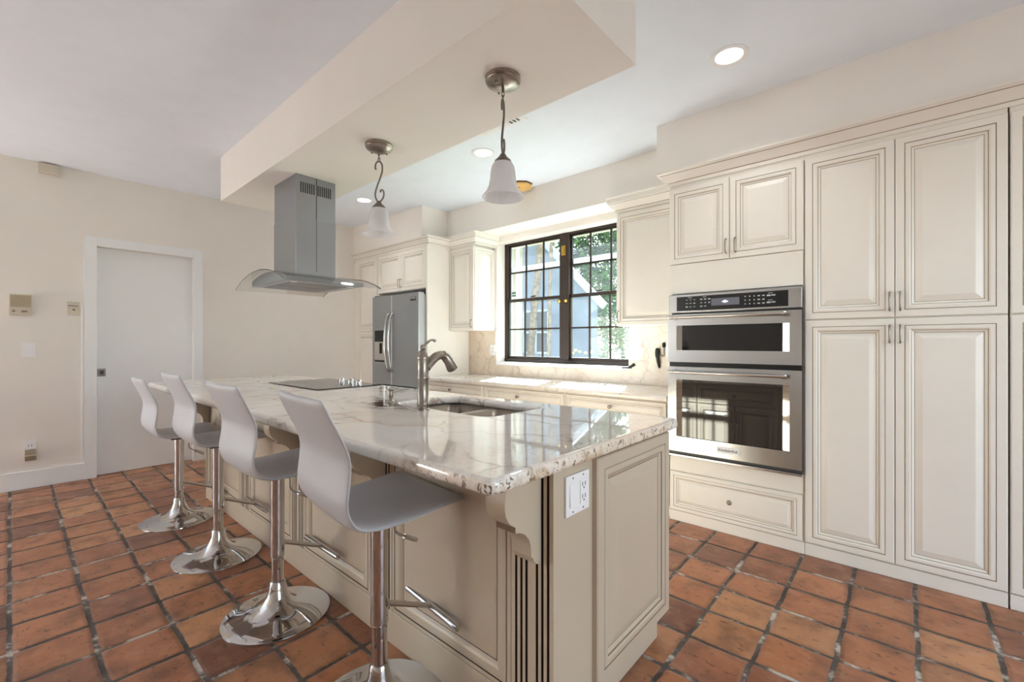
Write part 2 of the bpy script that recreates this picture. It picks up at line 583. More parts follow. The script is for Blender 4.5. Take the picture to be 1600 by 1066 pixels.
        if bevel:
            md = o.modifiers.new('bevel', 'BEVEL')
            md.width = bevel
            md.segments = seg
            md.limit_method = 'ANGLE'
            md.angle_limit = math.radians(40)
        return o

def tag(o, label, cat=None, group=None, kind=None):
    if label:
        o['label'] = label
    if cat:
        o['category'] = cat
    if group:
        o['group'] = group
    if kind:
        o['kind'] = kind
    return o

def thing(name, loc, label, cat, group=None):
    o = bpy.data.objects.new(name, None)
    o.empty_display_size = 0.1
    COL.objects.link(o)
    o.location = loc
    return tag(o, label, cat, group)

def struct(o, label, cat):
    return tag(o, label, cat, kind='structure')

def dup(root, loc, rotz=None, label=None):
    """copy a thing with its parts and sub-parts"""
    r = root.copy()
    COL.objects.link(r)
    r.location = loc
    if rotz is not None:
        r.rotation_euler = (0, 0, rotz)
    if label:
        r['label'] = label
    for ch in list(root.children):
        c = ch.copy()
        COL.objects.link(c)
        c.parent = r
        for g in list(ch.children):
            d = g.copy()
            COL.objects.link(d)
            d.parent = c
    return r

def boxo(name, x0, x1, y0, y1, z0, z1, mat, parent=None, bevel=0):
    return MB().box(x0, x1, y0, y1, z0, z1).build(name, mat, parent, bevel=bevel)

def smooth_path(pts, n=6, closed=False):
    """Catmull-Rom through points"""
    P = [Vector(p) for p in pts]
    out = []
    k = len(P)
    for i in range(k - 1):
        p0 = P[max(i - 1, 0)]
        p1, p2 = P[i], P[i + 1]
        p3 = P[min(i + 2, k - 1)]
        for j in range(n):
            t = j / n
            out.append(0.5 * ((2 * p1) + (p2 - p0) * t + (2 * p0 - 5 * p1 + 4 * p2 - p3) * t * t + (3 * p1 - p0 - 3 * p2 + p3) * t ** 3))
    out.append(P[-1])
    return out

def sweep(mb, path, prof, mats):
    """crown moulding: prof (out, z, mat) swept along an XY path, offset to its right side, mitred."""
    P = [Vector((p[0], p[1])) for p in path]
    k = len(P)
    dirs = [(P[i + 1] - P[i]).normalized() for i in range(k - 1)]
    nr = [Vector((d.y, -d.x)) for d in dirs]
    off = []
    for i in range(k):
        if i == 0:
            off.append(nr[0])
        elif i == k - 1:
            off.append(nr[-1])
        else:
            mvec = (nr[i - 1] + nr[i])
            mvec.normalize()
            off.append(mvec / max(0.2, mvec.dot(nr[i])))
    b = len(mb.v)
    n = len(prof)
    for i in range(k):
        for o_, z_, _ in prof:
            q = P[i] + off[i] * o_
            mb.v.append(Vector((q.x, q.y, z_)))
    for i in range(k - 1):
        for j in range(n):
            j2 = (j + 1) % n
            mb.f.append([b + i * n + j, b + (i + 1) * n + j, b + (i + 1) * n + j2, b + i * n + j2])
            mb.m.append(prof[j2][2])
    mb.f.append([b + j for j in range(n)])
    mb.m.append(0)
    mb.f.append([b + (k - 1) * n + j for j in range(n)][::-1])
    mb.m.append(0)

def rounded_rect(x0, x1, y0, y1, r, n=6):
    out = []
    for cx_, cy_, a0 in ((x1 - r, y1 - r, 0), (x0 + r, y1 - r, PI / 2), (x0 + r, y0 + r, PI), (x1 - r, y0 + r, 1.5 * PI)):
        for i in range(n + 1):
            a = a0 + PI / 2 * i / n
            out.append((cx_ + r * math.cos(a), cy_ + r * math.sin(a)))
    return out

def slab(name, outer, z0, z1, mat, parent=None, hole=None, edge=0.012, smooth=35):
    """stone slab with a rounded edge, optional cut-out; outer/hole are counter-clockwise XY loops"""
    bm = bmesh.new()
    def inset(loop, d):
        k = len(loop)
        res = []
        for i in range(k):
            a, b_, c = Vector(loop[i - 1]), Vector(loop[i]), Vector(loop[(i + 1) % k])
            d1 = (b_ - a)
            d2 = (c - b_)
            d1 = d1.normalized() if d1.length > 1e-9 else d2.normalized()
            d2 = d2.normalized() if d2.length > 1e-9 else d1
            n1, n2 = Vector((-d1.y, d1.x)), Vector((-d2.y, d2.x))
            m_ = (n1 + n2).normalized()
            res.append(b_ + m_ * d / max(0.3, m_.dot(n1)))
        return res
    def ring(loop, z):
        return [bm.verts.new((p[0], p[1], z)) for p in loop]
    def bridge(a, b_):
        k = len(a)
        for i in range(k):
            bm.faces.new((a[i], a[(i + 1) % k], b_[(i + 1) % k], b_[i]))
    def loop_edges(a):
        return [bm.edges.get((a[i], a[(i + 1) % len(a)])) or bm.edges.new((a[i], a[(i + 1) % len(a)])) for i in range(len(a))]
    steps = []
    N = 4
    for i in range(N + 1):
        a = PI / 2 * i / N
        steps.append((edge * (1 - math.sin(a)), z0 + edge * (1 - math.cos(a))))
    for i in range(N + 1):
        a = PI / 2 * i / N
        steps.append((edge * (1 - math.cos(a)), z1 - edge * (1 - math.sin(a))))
    def shell(loop, sgn):
        rings = [ring(inset(loop, sgn * d), z) for d, z in steps]
        for i in range(len(rings) - 1):
            bridge(rings[i], rings[i + 1])
        return rings[0], rings[-1]
    ob, ot = shell(outer, 1)
    top_e, bot_e = loop_edges(ot), loop_edges(ob)
    if hole:
        hb, ht = shell(hole, -1)
        top_e += loop_edges(ht)
        bot_e += loop_edges(hb)
    bmesh.ops.triangle_fill(bm, use_beauty=True, edges=top_e)
    bmesh.ops.triangle_fill(bm, use_beauty=True, edges=bot_e)
    bmesh.ops.recalc_face_normals(bm, faces=bm.faces)
    lim = math.radians(smooth)
    for e in bm.edges:
        if len(e.link_faces) == 2 and e.calc_face_angle(0) > lim:
            e.smooth = False
    for f in bm.faces:
        f.smooth = abs(f.normal.z) < 0.999
    off = root_loc(parent)
    bmesh.ops.translate(bm, verts=bm.verts, vec=-off)
    me = bpy.data.meshes.new(name)
    bm.to_mesh(me)
    bm.free()
    me.materials.append(mat)
    o = bpy.data.objects.new(name, me)
    COL.objects.link(o)
    if parent is not None:
        o.parent = parent
    return o

# ------------------------------------------------------------------ room shell
CH = 2.645
XL, XR, YB, YR = -5.28, 2.40, 3.535, -3.50
struct(MB().box(XL - 0.3, XR + 0.3, YR - 0.3, YB + 0.05, -0.12, 0).build('floor', M['floor']), 'terracotta square tile floor with wide grey grout joints', 'floor')
struct(boxo('ceiling', XL - 0.2, XR + 0.2, YR - 0.2, YB + 0.3, CH, CH + 0.12, M['ceiling']), 'flat white painted ceiling over the whole kitchen', 'ceiling')
DY0, DY1, DZ = 0.494, 1.205, 2.015
w = MB()
w.box(XL - 0.15, XL, -1.2, DY0, 0, CH)
w.box(XL - 0.15, XL, YR, -3.2, 0, CH)
w.box(XL - 0.15, XL, -3.2, -1.2, 2.3, CH)  # header over an opening added for the left fill lamp
w.box(XL - 0.15, XL, DY1, YB, 0, CH)
w.box(XL - 0.15, XL, DY0, DY1, DZ, CH)
struct(w.build('wall_left', M['wall']), 'plain cream wall with a white door and small wall plates', 'wall')
WX0, WX1, WZ0, WZ1 = -3.345, -1.77, 0.952, 2.270
w = MB()
w.box(XL, WX0, YB, YB + 0.25, 0, CH)
w.box(WX1, XR, YB, YB + 0.25, 0, CH)
w.box(WX0, WX1, YB, YB + 0.25, 0, WZ0)
w.box(WX0, WX1, YB, YB + 0.25, WZ1, CH)
struct(w.build('wall_back', M['wall']), 'cream wall around the dark framed kitchen window', 'wall')
struct(boxo('wall_rear', XL, XR, YR - 0.15, YR, 0, CH, M['wall']), 'plain cream wall behind the viewer', 'wall')
w = MB()
w.box(XR, XR + 0.15, YR, -0.15, 0, CH)
w.box(XR, XR + 0.15, 2.25, YB, 0, CH)
w.box(XR, XR + 0.15, -0.15, 2.25, 2.3, CH)  # lintel of an opening made up to let fill light in
struct(w.build('wall_right', M['wall']), 'cream wall beside the viewer with a wide patio opening', 'wall')
struct(boxo('trim_1', -4.07, -0.816, 1.107, 1.684, 2.30, CH, M['wall']), 'long dropped beam box hanging from ceiling above the island', 'beam')
struct(boxo('trim_2', -1.26, XR, 2.915, YB, 2.30, CH, M['wall']), 'cream bulkhead above the tall pantry and oven cabinets', 'bulkhead')
struct(boxo('trim_3', -3.86, -1.26, 3.264, YB, 2.335, CH, M['wall']), 'cream bulkhead above the window with two small lights', 'bulkhead')
struct(boxo('trim_4', XL, -3.86, 2.912, YB, 2.30, CH, M['wall']), 'cream bulkhead above the refrigerator cabinets', 'bulkhead')
w = MB()
w.box(XL, XL + 0.016, -1.2, 0.418, 0, 0.144)
w.box(XL, XL + 0.016, 1.277, 2.93, 0, 0.144)
struct(w.build('baseboard_left', M['trimwhite'], bevel=0.004), 'white baseboard along the cream wall beside the door', 'baseboard')

# ---- white door in the left wall
d1 = thing('door_1', (XL, 0.85, 0), 'flat white sliding door in a white casing on left wall', 'door')
d1['kind'] = 'structure'
boxo('door_slab', XL - 0.085, XL - 0.05, DY0, DY1, 0.004, DZ, M['trimwhite'], d1)
boxo('pocket_back', XL - 0.148, XL - 0.138, DY0, DY1, 0.0, DZ, M['slot'], d1)  # added dark sheet, keeps outside light from leaking under the slab
w = MB()
w.box(XL, XL + 0.018, 0.418, DY0 + 0.004, 0, 2.095)
w.box(XL, XL + 0.018, DY1 - 0.004, 1.277, 0, 2.095)
w.box(XL, XL + 0.018, DY0 + 0.004, DY1 - 0.004, DZ, 2.095)
w.box(XL - 0.149, XL, DY0 - 0.0, DY0 + 0.004, 0, DZ)
w.box(XL - 0.149, XL, DY1 - 0.004, DY1, 0, DZ)
w.build('door_casing', M['trimwhite'], d1, bevel=0.003)
lt = MB().box(XL - 0.05, XL - 0.044, 0.506, 0.562, 0.876, 0.944).build('latch_plate', M['pewter'], d1, bevel=0.002)
MB().box(XL - 0.0442, XL - 0.043, 0.522, 0.548, 0.892, 0.928).build('finger_pull', M['slot'], lt)
boxo('cable_cover', XL, XL + 0.012, 0.400, 0.416, 0.17, 1.49, M['plate'], bevel=0.003)
tag(bpy.data.objects['cable_cover'], 'thin vertical grey cable cover beside the door casing', 'cable cover')

# ---- things on the left wall
def wall_plate(name, y0, y1, z0, z1, label, cat, mat=None, depth=0.007):
    r = thing(name, (XL, (y0 + y1) / 2, (z0 + z1) / 2), label, cat)
    boxo('cover_plate', XL, XL + depth, y0, y1, z0, z1, mat or M['plate'], r, bevel=0.002)
    return r
b = thing('wall_sensor', (XL, 0.21, 2.6), 'small beige sensor box high on left wall under ceiling', 'sensor')
boxo('housing', XL, XL + 0.05, 0.150, 0.271, 2.556, 2.634, M['tanlight'], b, bevel=0.003)
ic = thing('intercom', (XL, 0.053, 1.48), 'tan intercom panel with speaker grille and two knobs', 'intercom')
w = MB().box(XL, XL + 0.022, -0.008, 0.115, 1.394, 1.56)
w.build('case', M['tanlight'], ic, bevel=0.003)
w = MB()
for i in range(14):
    z = 1.457 + i * 0.0068
    w.box(XL + 0.022, XL + 0.0245, -0.002, 0.110, z, z + 0.0048)
w.build('speaker_grille', M['tan'], ic)
for yk in (0.016, 0.066, 0.082):
    MB().lathe([(0.0085, 0.022), (0.008, 0.032), (0.004, 0.034)], (XL, yk, 1.425), 14, axis='X', capt=True).build('knob', M['brownplastic'], ic, smooth=40)
tp = wall_plate('volume_control', 0.316, 0.39, 1.412, 1.522, 'small cream wall plate with hook lever near door casing', 'wall plate', M['tanlight'])
MB().tube([(XL + 0.007, 0.322, 1.486), (XL + 0.03, 0.322, 1.486), (XL + 0.03, 0.335, 1.485), (XL + 0.024, 0.378, 1.484)], 0.0035, 8).build('lever', M['pewter'], tp, smooth=40)
MB().lathe([(0.007, 0.007), (0.0065, 0.009)], (XL, 0.356, 1.453), 14, axis='X', capt=True).build('socket', M['slot'], tp)
MB().lathe([(0.004, 0.007), (0.003, 0.009)], (XL, 0.356, 1.511), 10, axis='X', capt=True).build('screw', M['nickel'], tp)
sw = wall_plate('light_switch', 0.059, 0.136, 1.057, 1.172, 'white rocker light switch on left wall below intercom', 'light switch')
MB().prism([(XL + 0.007, 0.08, 1.08), (XL + 0.013, 0.08, 1.08), (XL + 0.009, 0.08, 1.15), (XL + 0.007, 0.08, 1.15)], (0, 0.034, 0)).build('rocker', M['plate'], sw, bevel=0.001)
ol = wall_plate('wall_outlet', 0.070, 0.140, 0.262, 0.382, 'white outlet low on left wall above the baseboard', 'outlet')
for yy in (0.094, 0.112):
    boxo('socket_slot', XL + 0.007, XL + 0.0076, yy, yy + 0.004, 0.339, 0.351, M['slot'], ol)
pa = MB()
pa.prism([(XL + 0.007, 0.076, 0.232), (XL + 0.045, 0.076, 0.228), (XL + 0.052, 0.076, 0.262), (XL + 0.052, 0.076, 0.282), (XL + 0.030, 0.076, 0.314), (XL + 0.007, 0.076, 0.314)], (0, 0.062, 0))
pa.box(XL + 0.0515, XL + 0.0535, 0.074, 0.140, 0.268, 0.276, 1)
tag(pa.build('plug_adapter', [M['brownplastic'], M['tanlight']], bevel=0.003), 'brown plug adapter hanging in the low wall outlet', 'plug adapter')

# ---- window
win = thing('window_1', (-2.55, 3.69, WZ0), 'dark bronze double window with grid panes over counter', 'window')
win['kind'] = 'structure'
FY0, FY1 = 3.662, 3.727
fr = MB()
fr.box(WX0, WX0 + 0.045, FY0, FY1, WZ0 + 0.012, WZ1)
fr.box(WX1 - 0.045, WX1, FY0, FY1, WZ0 + 0.012, WZ1)
fr.box(WX0, WX1, FY0 - 0.006, FY1, WZ0 + 0.012, WZ0 + 0.05)
fr.box(WX0, WX1, FY0, FY1, WZ1 - 0.022, WZ1)
fr.box(-2.59, -2.48, FY0 - 0.012, FY1, WZ0 + 0.05, WZ1 - 0.022)
fr.build('window_frame', M['bronze'], win, bevel=0.003)
ZB, ZT, ZM = WZ0 + 0.05, WZ1 - 0.022, 1.638
for (a, bb) in ((WX0 + 0.045, -2.59), (-2.48, WX1 - 0.045)):
    for (z0, z1, y) in ((ZB, ZM + 0.015, 3.672), (ZM - 0.015, ZT, 3.692)):
        sa = MB()
        rail = 0.032
        sa.box(a, bb, y, y + 0.02, z0, z0 + rail * (0.8 if z0 == ZB else 1))
        sa.box(a, bb, y, y + 0.02, z1 - (rail if z0 == ZB else 0.014), z1)
        sa.box(a, a + 0.014, y, y + 0.02, z0, z1)
        sa.box(bb - 0.014, bb, y, y + 0.02, z0, z1)
        for i in (1, 2):
            xm = a + (bb - a) * i / 3
            sa.box(xm - 0.008, xm + 0.008, y + 0.002, y + 0.018, z0, z1)
        zm = 1.321 if z0 == ZB else 1.946
        sa.box(a, bb, y + 0.002, y + 0.018, zm - 0.008, zm + 0.008)
        so = sa.build('sash', M['bronze'], win)
        MB().box(a + 0.01, bb - 0.01, y + 0.009, y + 0.012, z0 + 0.01, z1 - 0.01).build('pane', M['winglass'], so)
    xm = (a + bb) / 2
    lk = MB()
    lk.cbox((xm, 3.669, ZM + 0.024), (0.05, 0.02, 0.012))
    lk.tube([(xm - 0.01, 3.665, ZM + 0.03), (xm + 0.04, 3.659, ZM + 0.034)], 0.005, 8)
    lk.build('sash_lock', M['bronze'], win)
    # pale outer screen rail seen through the upper panes
    MB().box(a, bb, 3.735, 3.75, 1.96, 2.015).build('screen_rail', M['dirtglassframe'], win)
w = MB()
w.cbox((-2.535, 3.645, 2.09), (0.05, 0.012, 0.10))
w.cbox((-2.535, 3.637, 2.09), (0.02, 0.012, 0.06))
w.build('brass_latch', M['brass'], win, bevel=0.002)
for xk in (-2.588, -2.508):
    MB().lathe([(0.02, 0), (0.022, -0.012), (0.014, -0.022), (0.008, -0.03)], (xk, 3.651, 1.59), 14, axis='Y', capt=True).build('brass_knob', M['brass'], win, smooth=50)
st = MB()
st.box(-3.272, -3.204, 3.698, 3.6995, 1.68, 1.748, 0)
st.box(-3.267, -3.209, 3.697, 3.698, 1.716, 1.733, 1)
st.box(-3.267, -3.209, 3.697, 3.698, 1.690, 1.702, 1)
st.build('security_sticker', [M['sticker'], M['teal']], win)
# interior sill and reveal lining
w = MB()
w.box(WX0, WX1, YB - 0.018, FY0, WZ0 - 0.02, WZ0 + 0.012)
w.build('sill', M['trimwhite'], win, bevel=0.003)
ck = MB()
ck.tube([(-1.77, 3.515, 0.962), (-1.82, 3.495, 0.960)], [0.006, 0.008], 8)
ck.tube([(-1.77, 3.515, 0.962), (-1.73, 3.505, 0.978), (-1.715, 3.505, 0.988)], [0.007, 0.012, 0.014], 10)
ck.cbox((-1.765, 3.52, 0.957), (0.05, 0.012, 0.010))
tag(ck.build('window_crank', M['blackmat'], smooth=40), 'short black window crank at right end of sill', 'crank')

# ------------------------------------------------------------------ cabinet helpers
YK = YB - 0.021
def door_prof(k=1.0, t=0.020):
    return [(0, 0, 0), (0, t - 0.004, 0), (0.004, t, 0), (0.034 * k, t, 0), (0.0365 * k, t - 0.003, 1), (0.0390 * k, t + 0.0005, 0),
            (0.052 * k, t + 0.001, 0), (0.058 * k, t - 0.003, 0), (0.0605 * k, t - 0.006, 1), (0.067 * k, t - 0.010, 0), (0.0700 * k, t - 0.013, 0),
            (0.0722 * k, t - 0.013, 1), (0.098 * k, t - 0.003, 0), (0.101 * k, t - 0.0025, 0)]
CR = [M['cream'], M['glaze']]

def pull(parent, x, y, z0, z1):
    """slim arched bar pull on a front facing -Y"""
    zc = (z0 + z1) / 2
    h = (z1 - z0) / 2
    return MB().tube(smooth_path([(x, y, z1), (x, y - 0.02, z1 - 0.004), (x, y - 0.027, z1 - 0.018), (x, y - 0.029, zc), (x, y - 0.027, z0 + 0.018), (x, y - 0.02, z0 + 0.004), (x, y, z0)], 4),
                     0.0042, 8).build('handle', M['nickel'], parent, smooth=60)

def knob(parent, x, y, z):
    return MB().lathe([(0.006, 0), (0.006, -0.012), (0.013, -0.017), (0.015, -0.023), (0.012, -0.029), (0.004, -0.031)], (x, y, z), 16, axis='Y', capt=True).build('knob', M['nickel'], parent, smooth=50)

def front(parent, x0, x1, z0, z1, y, name='door', k=1.0, mats=CR):
    """raised panel front facing -Y, y = back plane"""
    return MB().panel((x0, y, z0), (1, 0, 0), (0, 0, 1), x1 - x0, z1 - z0, door_prof(k)).build(name, mats, parent)

CROWN = lambda z0, z1: [(0.0, z0, 0), (0.012, z0, 0), (0.012, z0 + 0.020, 0), (0.014, z0 + 0.023, 1), (0.020, z0 + 0.026, 0), (0.036, z0 + 0.045, 0), (0.052, z0 + 0.066, 0),
                        (0.054, z0 + 0.069, 1), (0.060, z0 + 0.072, 0), (0.062, z1 - 0.014, 0), (0.070, z1 - 0.010, 0), (0.072, z1, 0), (0.0, z1, 0)]
def crown(name, path, z0, z1, label):
    mb = MB()
    sweep(mb, path, CROWN(z0, z1), None)
    return struct(mb.build(name, CR), label, 'crown moulding')

PF = 2.905          # front plane of the pantry doors
# ---- oven cabinet
oc = thing('oven_cabinet', (-0.79, 3.25, 0), 'tall cream cabinet housing the built in double oven', 'cabinet')
w = MB()
w.box(-1.172, -1.158, PF + 0.02, YK, 0.0, 2.215)
w.box(-0.424, -0.412, PF + 0.02, YK, 0.0, 2.215)
w.box(-1.158, -0.424, PF + 0.02, YK, 0.0, 0.428)
w.box(-1.158, -0.424, PF + 0.02, YK, 1.492, 2.215)
w.box(-1.158, -0.424, 3.50, YK, 0.428, 1.492)
w.build('carcass', M['cream'], oc)
boxo('filler_panel', -1.166, -0.418, PF + 0.004, PF + 0.02, 1.494, 1.684, M['cream'], oc, 0.001)
boxo('rail', -1.166, -0.418, PF + 0.010, PF + 0.02, 0.330, 0.428, M['cream'], oc, 0.001)
boxo('plinth', -1.172, -0.412, PF + 0.006, PF + 0.02, 0.0, 0.066, M['cream'], oc, 0.002)
a = front(oc, -1.170, -0.800, 1.688, 2.186, PF + 0.02)
pull(a, -0.815, PF, 1.722, 1.808)
a = front(oc, -0.796, -0.416, 1.688, 2.186, PF + 0.02)
pull(a, -0.763, PF, 1.722, 1.808)
a = front(oc, -1.166, -0.422, 0.070, 0.326, PF + 0.02, 'drawer', 0.72)
knob(a, -0.798, PF + 0.0175, 0.196)

# ---- pantry cupboards
def pantry(x0, xm, x1, label):
    t = thing('pantry_cupboard', ((x0 + x1) / 2, 3.25, 0), label, 'cabinet', None)
    boxo('carcass', x0 + 0.001, x1 - 0.001, PF + 0.02, YK, 0.0, 2.215, M['cream'], t)
    boxo('plinth', x0 + 0.001, x1 - 0.001, PF + 0.006, PF + 0.02, 0.0, 0.066, M['cream'], t, 0.002)
    for (z0, z1, h0, h1) in ((1.300, 2.186, 1.332, 1.424), (0.072, 1.293, 1.172, 1.260)):
        a = front(t, x0 + 0.002, xm - 0.0015, z0, z1, PF + 0.02)
        pull(a, xm - 0.020, PF, h0, h1)
        a = front(t, xm + 0.0015, x1 - 0.002, z0, z1, PF + 0.02)
        pull(a, xm + 0.020, PF, h0, h1)
    return t
pantry(-0.411, -0.033, 0.346, 'tall cream pantry cupboard with four raised panel doors beside oven')
pantry(0.350, 0.728, 1.106, 'tall cream pantry cupboard mostly cut off at right picture edge')
crown('trim_5', [(-1.172, YB), (-1.172, PF + 0.02), (1.11, PF + 0.02)], 2.212, 2.300, 'cream crown moulding along the oven and pantry cabinets')

# ---- built-in double oven
ov = thing('double_oven', (-0.79, 3.2, 0.433), 'built in stainless microwave and oven stack in cream cabinet', 'oven')
OX0, OX1, OY = -1.164, -0.418, 2.878
boxo('oven_body', OX0 + 0.012, OX1 - 0.012, OY + 0.03, 3.48, 0.434, 1.484, M['darkgrey'], ov)
w = MB()
w.box(OX0, OX1, OY + 0.003, OY + 0.03, 1.366, 1.484)
cp = w.build('control_panel', M['steel'], ov, bevel=0.004)
boxo('touch_panel', -1.110, -0.484, OY + 0.0005, OY + 0.004, 1.378, 1.468, M['black'], cp)
boxo('display', -0.895, -0.735, OY - 0.0003, OY + 0.002, 1.402, 1.446, M['lcd'], cp)
ik = MB()
ik.prism([(-0.835, OY - 0.0006, 1.424), (-0.815, OY - 0.0006, 1.434), (-0.795, OY - 0.0006, 1.424), (-0.815, OY - 0.0006, 1.416)], (0, 0.001, 0))
ik.build('display_icon', M['icon'], cp)
mks = [MB(), MB(), MB()]
def dash(x, z, wd=0.012, h=0.006):
    mks[0 if x < -0.98 else (1 if x < -0.85 else 2)].box(x - wd / 2, x + wd / 2, OY - 0.0002, OY + 0.001, z - h / 2, z + h / 2)
rk = random.Random(3)
for r_, z in enumerate((1.446, 1.424, 1.402)):
    for c_ in range(3):
        dash(-1.045 + c_ * 0.024, z, rk.choice((0.010, 0.014)), rk.choice((0.003, 0.006)))
        if r_ < 2 or c_ < 2:
            dash(-0.955 + c_ * 0.024, z, rk.choice((0.010, 0.014)), rk.choice((0.004, 0.006)))
    for c_ in range(5):
        dash(-0.703 + c_ * 0.024, z, 0.006 if c_ < 3 else 0.013, 0.006)
for z in (1.444, 1.404):
    dash(-0.580, z, 0.020, 0.008)
    dash(-0.556, z + 0.001, 0.020, 0.006)
    dash(-0.572, z + 0.013, 0.024, 0.0025)
dash(-1.025, 1.460, 0.026, 0.0025)
dash(-0.935, 1.460, 0.022, 0.0025)
for mk in mks:
    mk.build('key_marking', M['marking'], cp)

def oven_door(z0, z1, wz0, wz1, hz, ledge, gmat):
    d = MB()
    F = OY - 0.012
    # frame around the recessed window
    wx0, wx1 = -1.108, -0.476
    d.box(OX0, wx0, F, OY + 0.028, z0, z1)
    d.box(wx1, OX1, F, OY + 0.028, z0, z1)
    d.box(wx0, wx1, F, OY + 0.028, z0, wz0)
    d.box(wx0, wx1, F, OY + 0.028, wz1, z1)
    o = d.build('oven_door', M['steel'], ov)
    MB().box(wx0 + ledge, wx1 - ledge, F + 0.010, F + 0.02, wz0, wz1).build('door_glass', gmat, o)
    for (a_, b_, c_) in ((wx0, wx0 + ledge, 1), (wx1 - ledge, wx1, -1)):
        fr_ = MB()
        y_in, y_out = F + 0.010, F + 0.0005
        if c_ == 1:
            fr_.prism([(a_, y_out, wz0), (b_, y_in, wz0), (b_, F + 0.02, wz0), (a_, F + 0.02, wz0)], (0, 0, wz1 - wz0))
        else:
            fr_.prism([(a_, y_in, wz0), (b_, y_out, wz0), (b_, F + 0.02, wz0), (a_, F + 0.02, wz0)], (0, 0, wz1 - wz0))
        fr_.build('window_bezel', M['chrome'], o)
    hb = MB()
    hb.tube([(-1.130, F - 0.042, hz), (-0.490, F - 0.042, hz)], 0.0095, 16)
    for x in (-1.128, -0.492):
        hb.lathe([(0.0125, -0.012), (0.0135, 0.0), (0.0125, 0.012)], (x, F - 0.042, hz), 16, axis='X', capb=True, capt=True)
        hb.tube([(x, F - 0.040, hz), (x, F + 0.002, hz)], 0.009, 12)
    hb.build('handle', M['chrome'], o, smooth=50)
    return o
oven_door(1.048, 1.354, 1.124, 1.283, 1.335, 0.034, M['microglass'])
lo = oven_door(0.470, 1.018, 0.566, 0.936, 0.985, 0.034, M['ovenglass'])
boxo('vent_gap', OX0 + 0.004, OX1 - 0.004, OY + 0.008, OY + 0.03, 1.018, 1.048, M['black'], ov)
w = MB()
w.box(OX0, OX1, OY - 0.004, OY + 0.03, 0.434, 0.448)
w.box(OX0, OX1, OY + 0.010, OY + 0.03, 0.448, 0.470, 1)
w.build('vent_trim', [M['steel'], M['darkgrey']], ov, bevel=0.002)
bp = boxo('badge', -0.858, -0.732, OY - 0.0155, OY - 0.011, 0.500, 0.540, M['plate'], lo, 0.0015)

def lettering(text, parent, loc, size, mat, rot, depth=0.0006, name='lettering'):
    cu = bpy.data.curves.new(name, 'FONT')
    cu.body = text
    cu.size = size
    cu.extrude = depth
    cu.align_x = 'CENTER'
    cu.align_y = 'CENTER'
    cu.materials.append(mat)
    tmp = bpy.data.objects.new(name, cu)
    COL.objects.link(tmp)
    dg = bpy.context.evaluated_depsgraph_get()
    me = bpy.data.meshes.new_from_object(tmp.evaluated_get(dg))
    bpy.data.objects.remove(tmp)
    o = bpy.data.objects.new(name, me)
    COL.objects.link(o)
    o.parent = parent
    o.location = Vector(loc) - root_loc(parent)
    o.rotation_euler = rot
    return o
lettering('KitchenAid', bp, (-0.795, OY - 0.0160, 0.520), 0.024, M['darkgrey'], (PI / 2, 0, 0))

# ---- refrigerator group
FF = 2.915
tc = thing('tall_cupboard', (-4.97, 3.25, 0), 'narrow tall cream cupboard between left wall and refrigerator', 'cabinet')
w = MB()
w.box(XL + 0.001, -4.722, FF + 0.02, YK, 0, 2.215)
w.build('carcass', M['cream'], tc)
boxo('plinth', XL + 0.001, -4.722, FF + 0.008, FF + 0.02, 0, 0.066, M['cream'], tc, 0.002)
boxo('filler_strip', XL + 0.001, -5.190, FF + 0.002, FF + 0.02, 0.07, 2.19, M['cream'], tc, 0.001)
a = front(tc, -5.188, -4.745, 1.312, 2.190, FF + 0.02)
a = front(tc, -5.188, -4.745, 0.072, 1.304, FF + 0.02)
of = thing('bridge_cabinet', (-4.24, 3.25, 1.757), 'cream two door cabinet above the grey refrigerator', 'cabinet')
boxo('carcass', -4.720, -3.796, FF + 0.02, YK, 1.757, 2.215, M['cream'], of)
a = front(of, -4.718, -4.255, 1.759, 2.190, FF + 0.02)
pull(a, -4.272, FF, 1.80, 1.89)
a = front(of, -4.251, -3.797, 1.759, 2.190, FF + 0.02)
pull(a, -4.234, FF, 1.80, 1.89)
tag(boxo('fridge_side_panel', -3.794, -3.771, FF, YK, 0.0, 2.215, M['cream'], bevel=0.001), 'tall plain cream panel standing at the right side of refrigerator', 'side panel')
crown('trim_6', [(XL, FF + 0.02), (-3.771, FF + 0.02), (-3.771, 3.22)], 2.212, 2.300, 'cream crown moulding above the refrigerator cabinets')

fg = thing('refrigerator', (-4.245, 3.2, 0), 'grey steel french door refrigerator with ice dispenser', 'refrigerator')
boxo('fridge_body', -4.690, -3.802, 2.905, 3.48, 0.02, 1.690, M['fridgeside'], fg, 0.004)
GY = 2.825
def fdoor(x0, x1):
    mb = MB().box(x0, x1, GY, GY + 0.075, 0.70, 1.708)
    mb.m[3] = mb.m[5] = 1  # door sides take a paler steel that stands for light on them
    return mb.build('fridge_door', [M['fridge'], M['fridgeside']], fg, bevel=0.004)
ld = fdoor(-4.692, -4.300)
rd = fdoor(-4.294, -3.800)
fz = boxo('freezer_drawer', -4.692, -3.800, GY, GY + 0.075, 0.06, 0.692, M['fridge'], fg, 0.006)
for hx in (-3.835, -4.655):
    boxo('hinge_cover', hx - 0.025, hx + 0.025, GY + 0.02, GY + 0.10, 1.709, 1.722, M['darkgrey'], fg, 0.003)
hd = MB().tube(smooth_path([(-4.335, GY, 1.50), (-4.335, GY - 0.035, 1.46), (-4.335, GY - 0.062, 1.30), (-4.335, GY - 0.066, 1.18), (-4.335, GY - 0.060, 1.05), (-4.335, GY - 0.035, 0.89), (-4.335, GY, 0.85)], 6), 0.012, 12)
hd.build('handle', M['chrome'], ld, smooth=60)
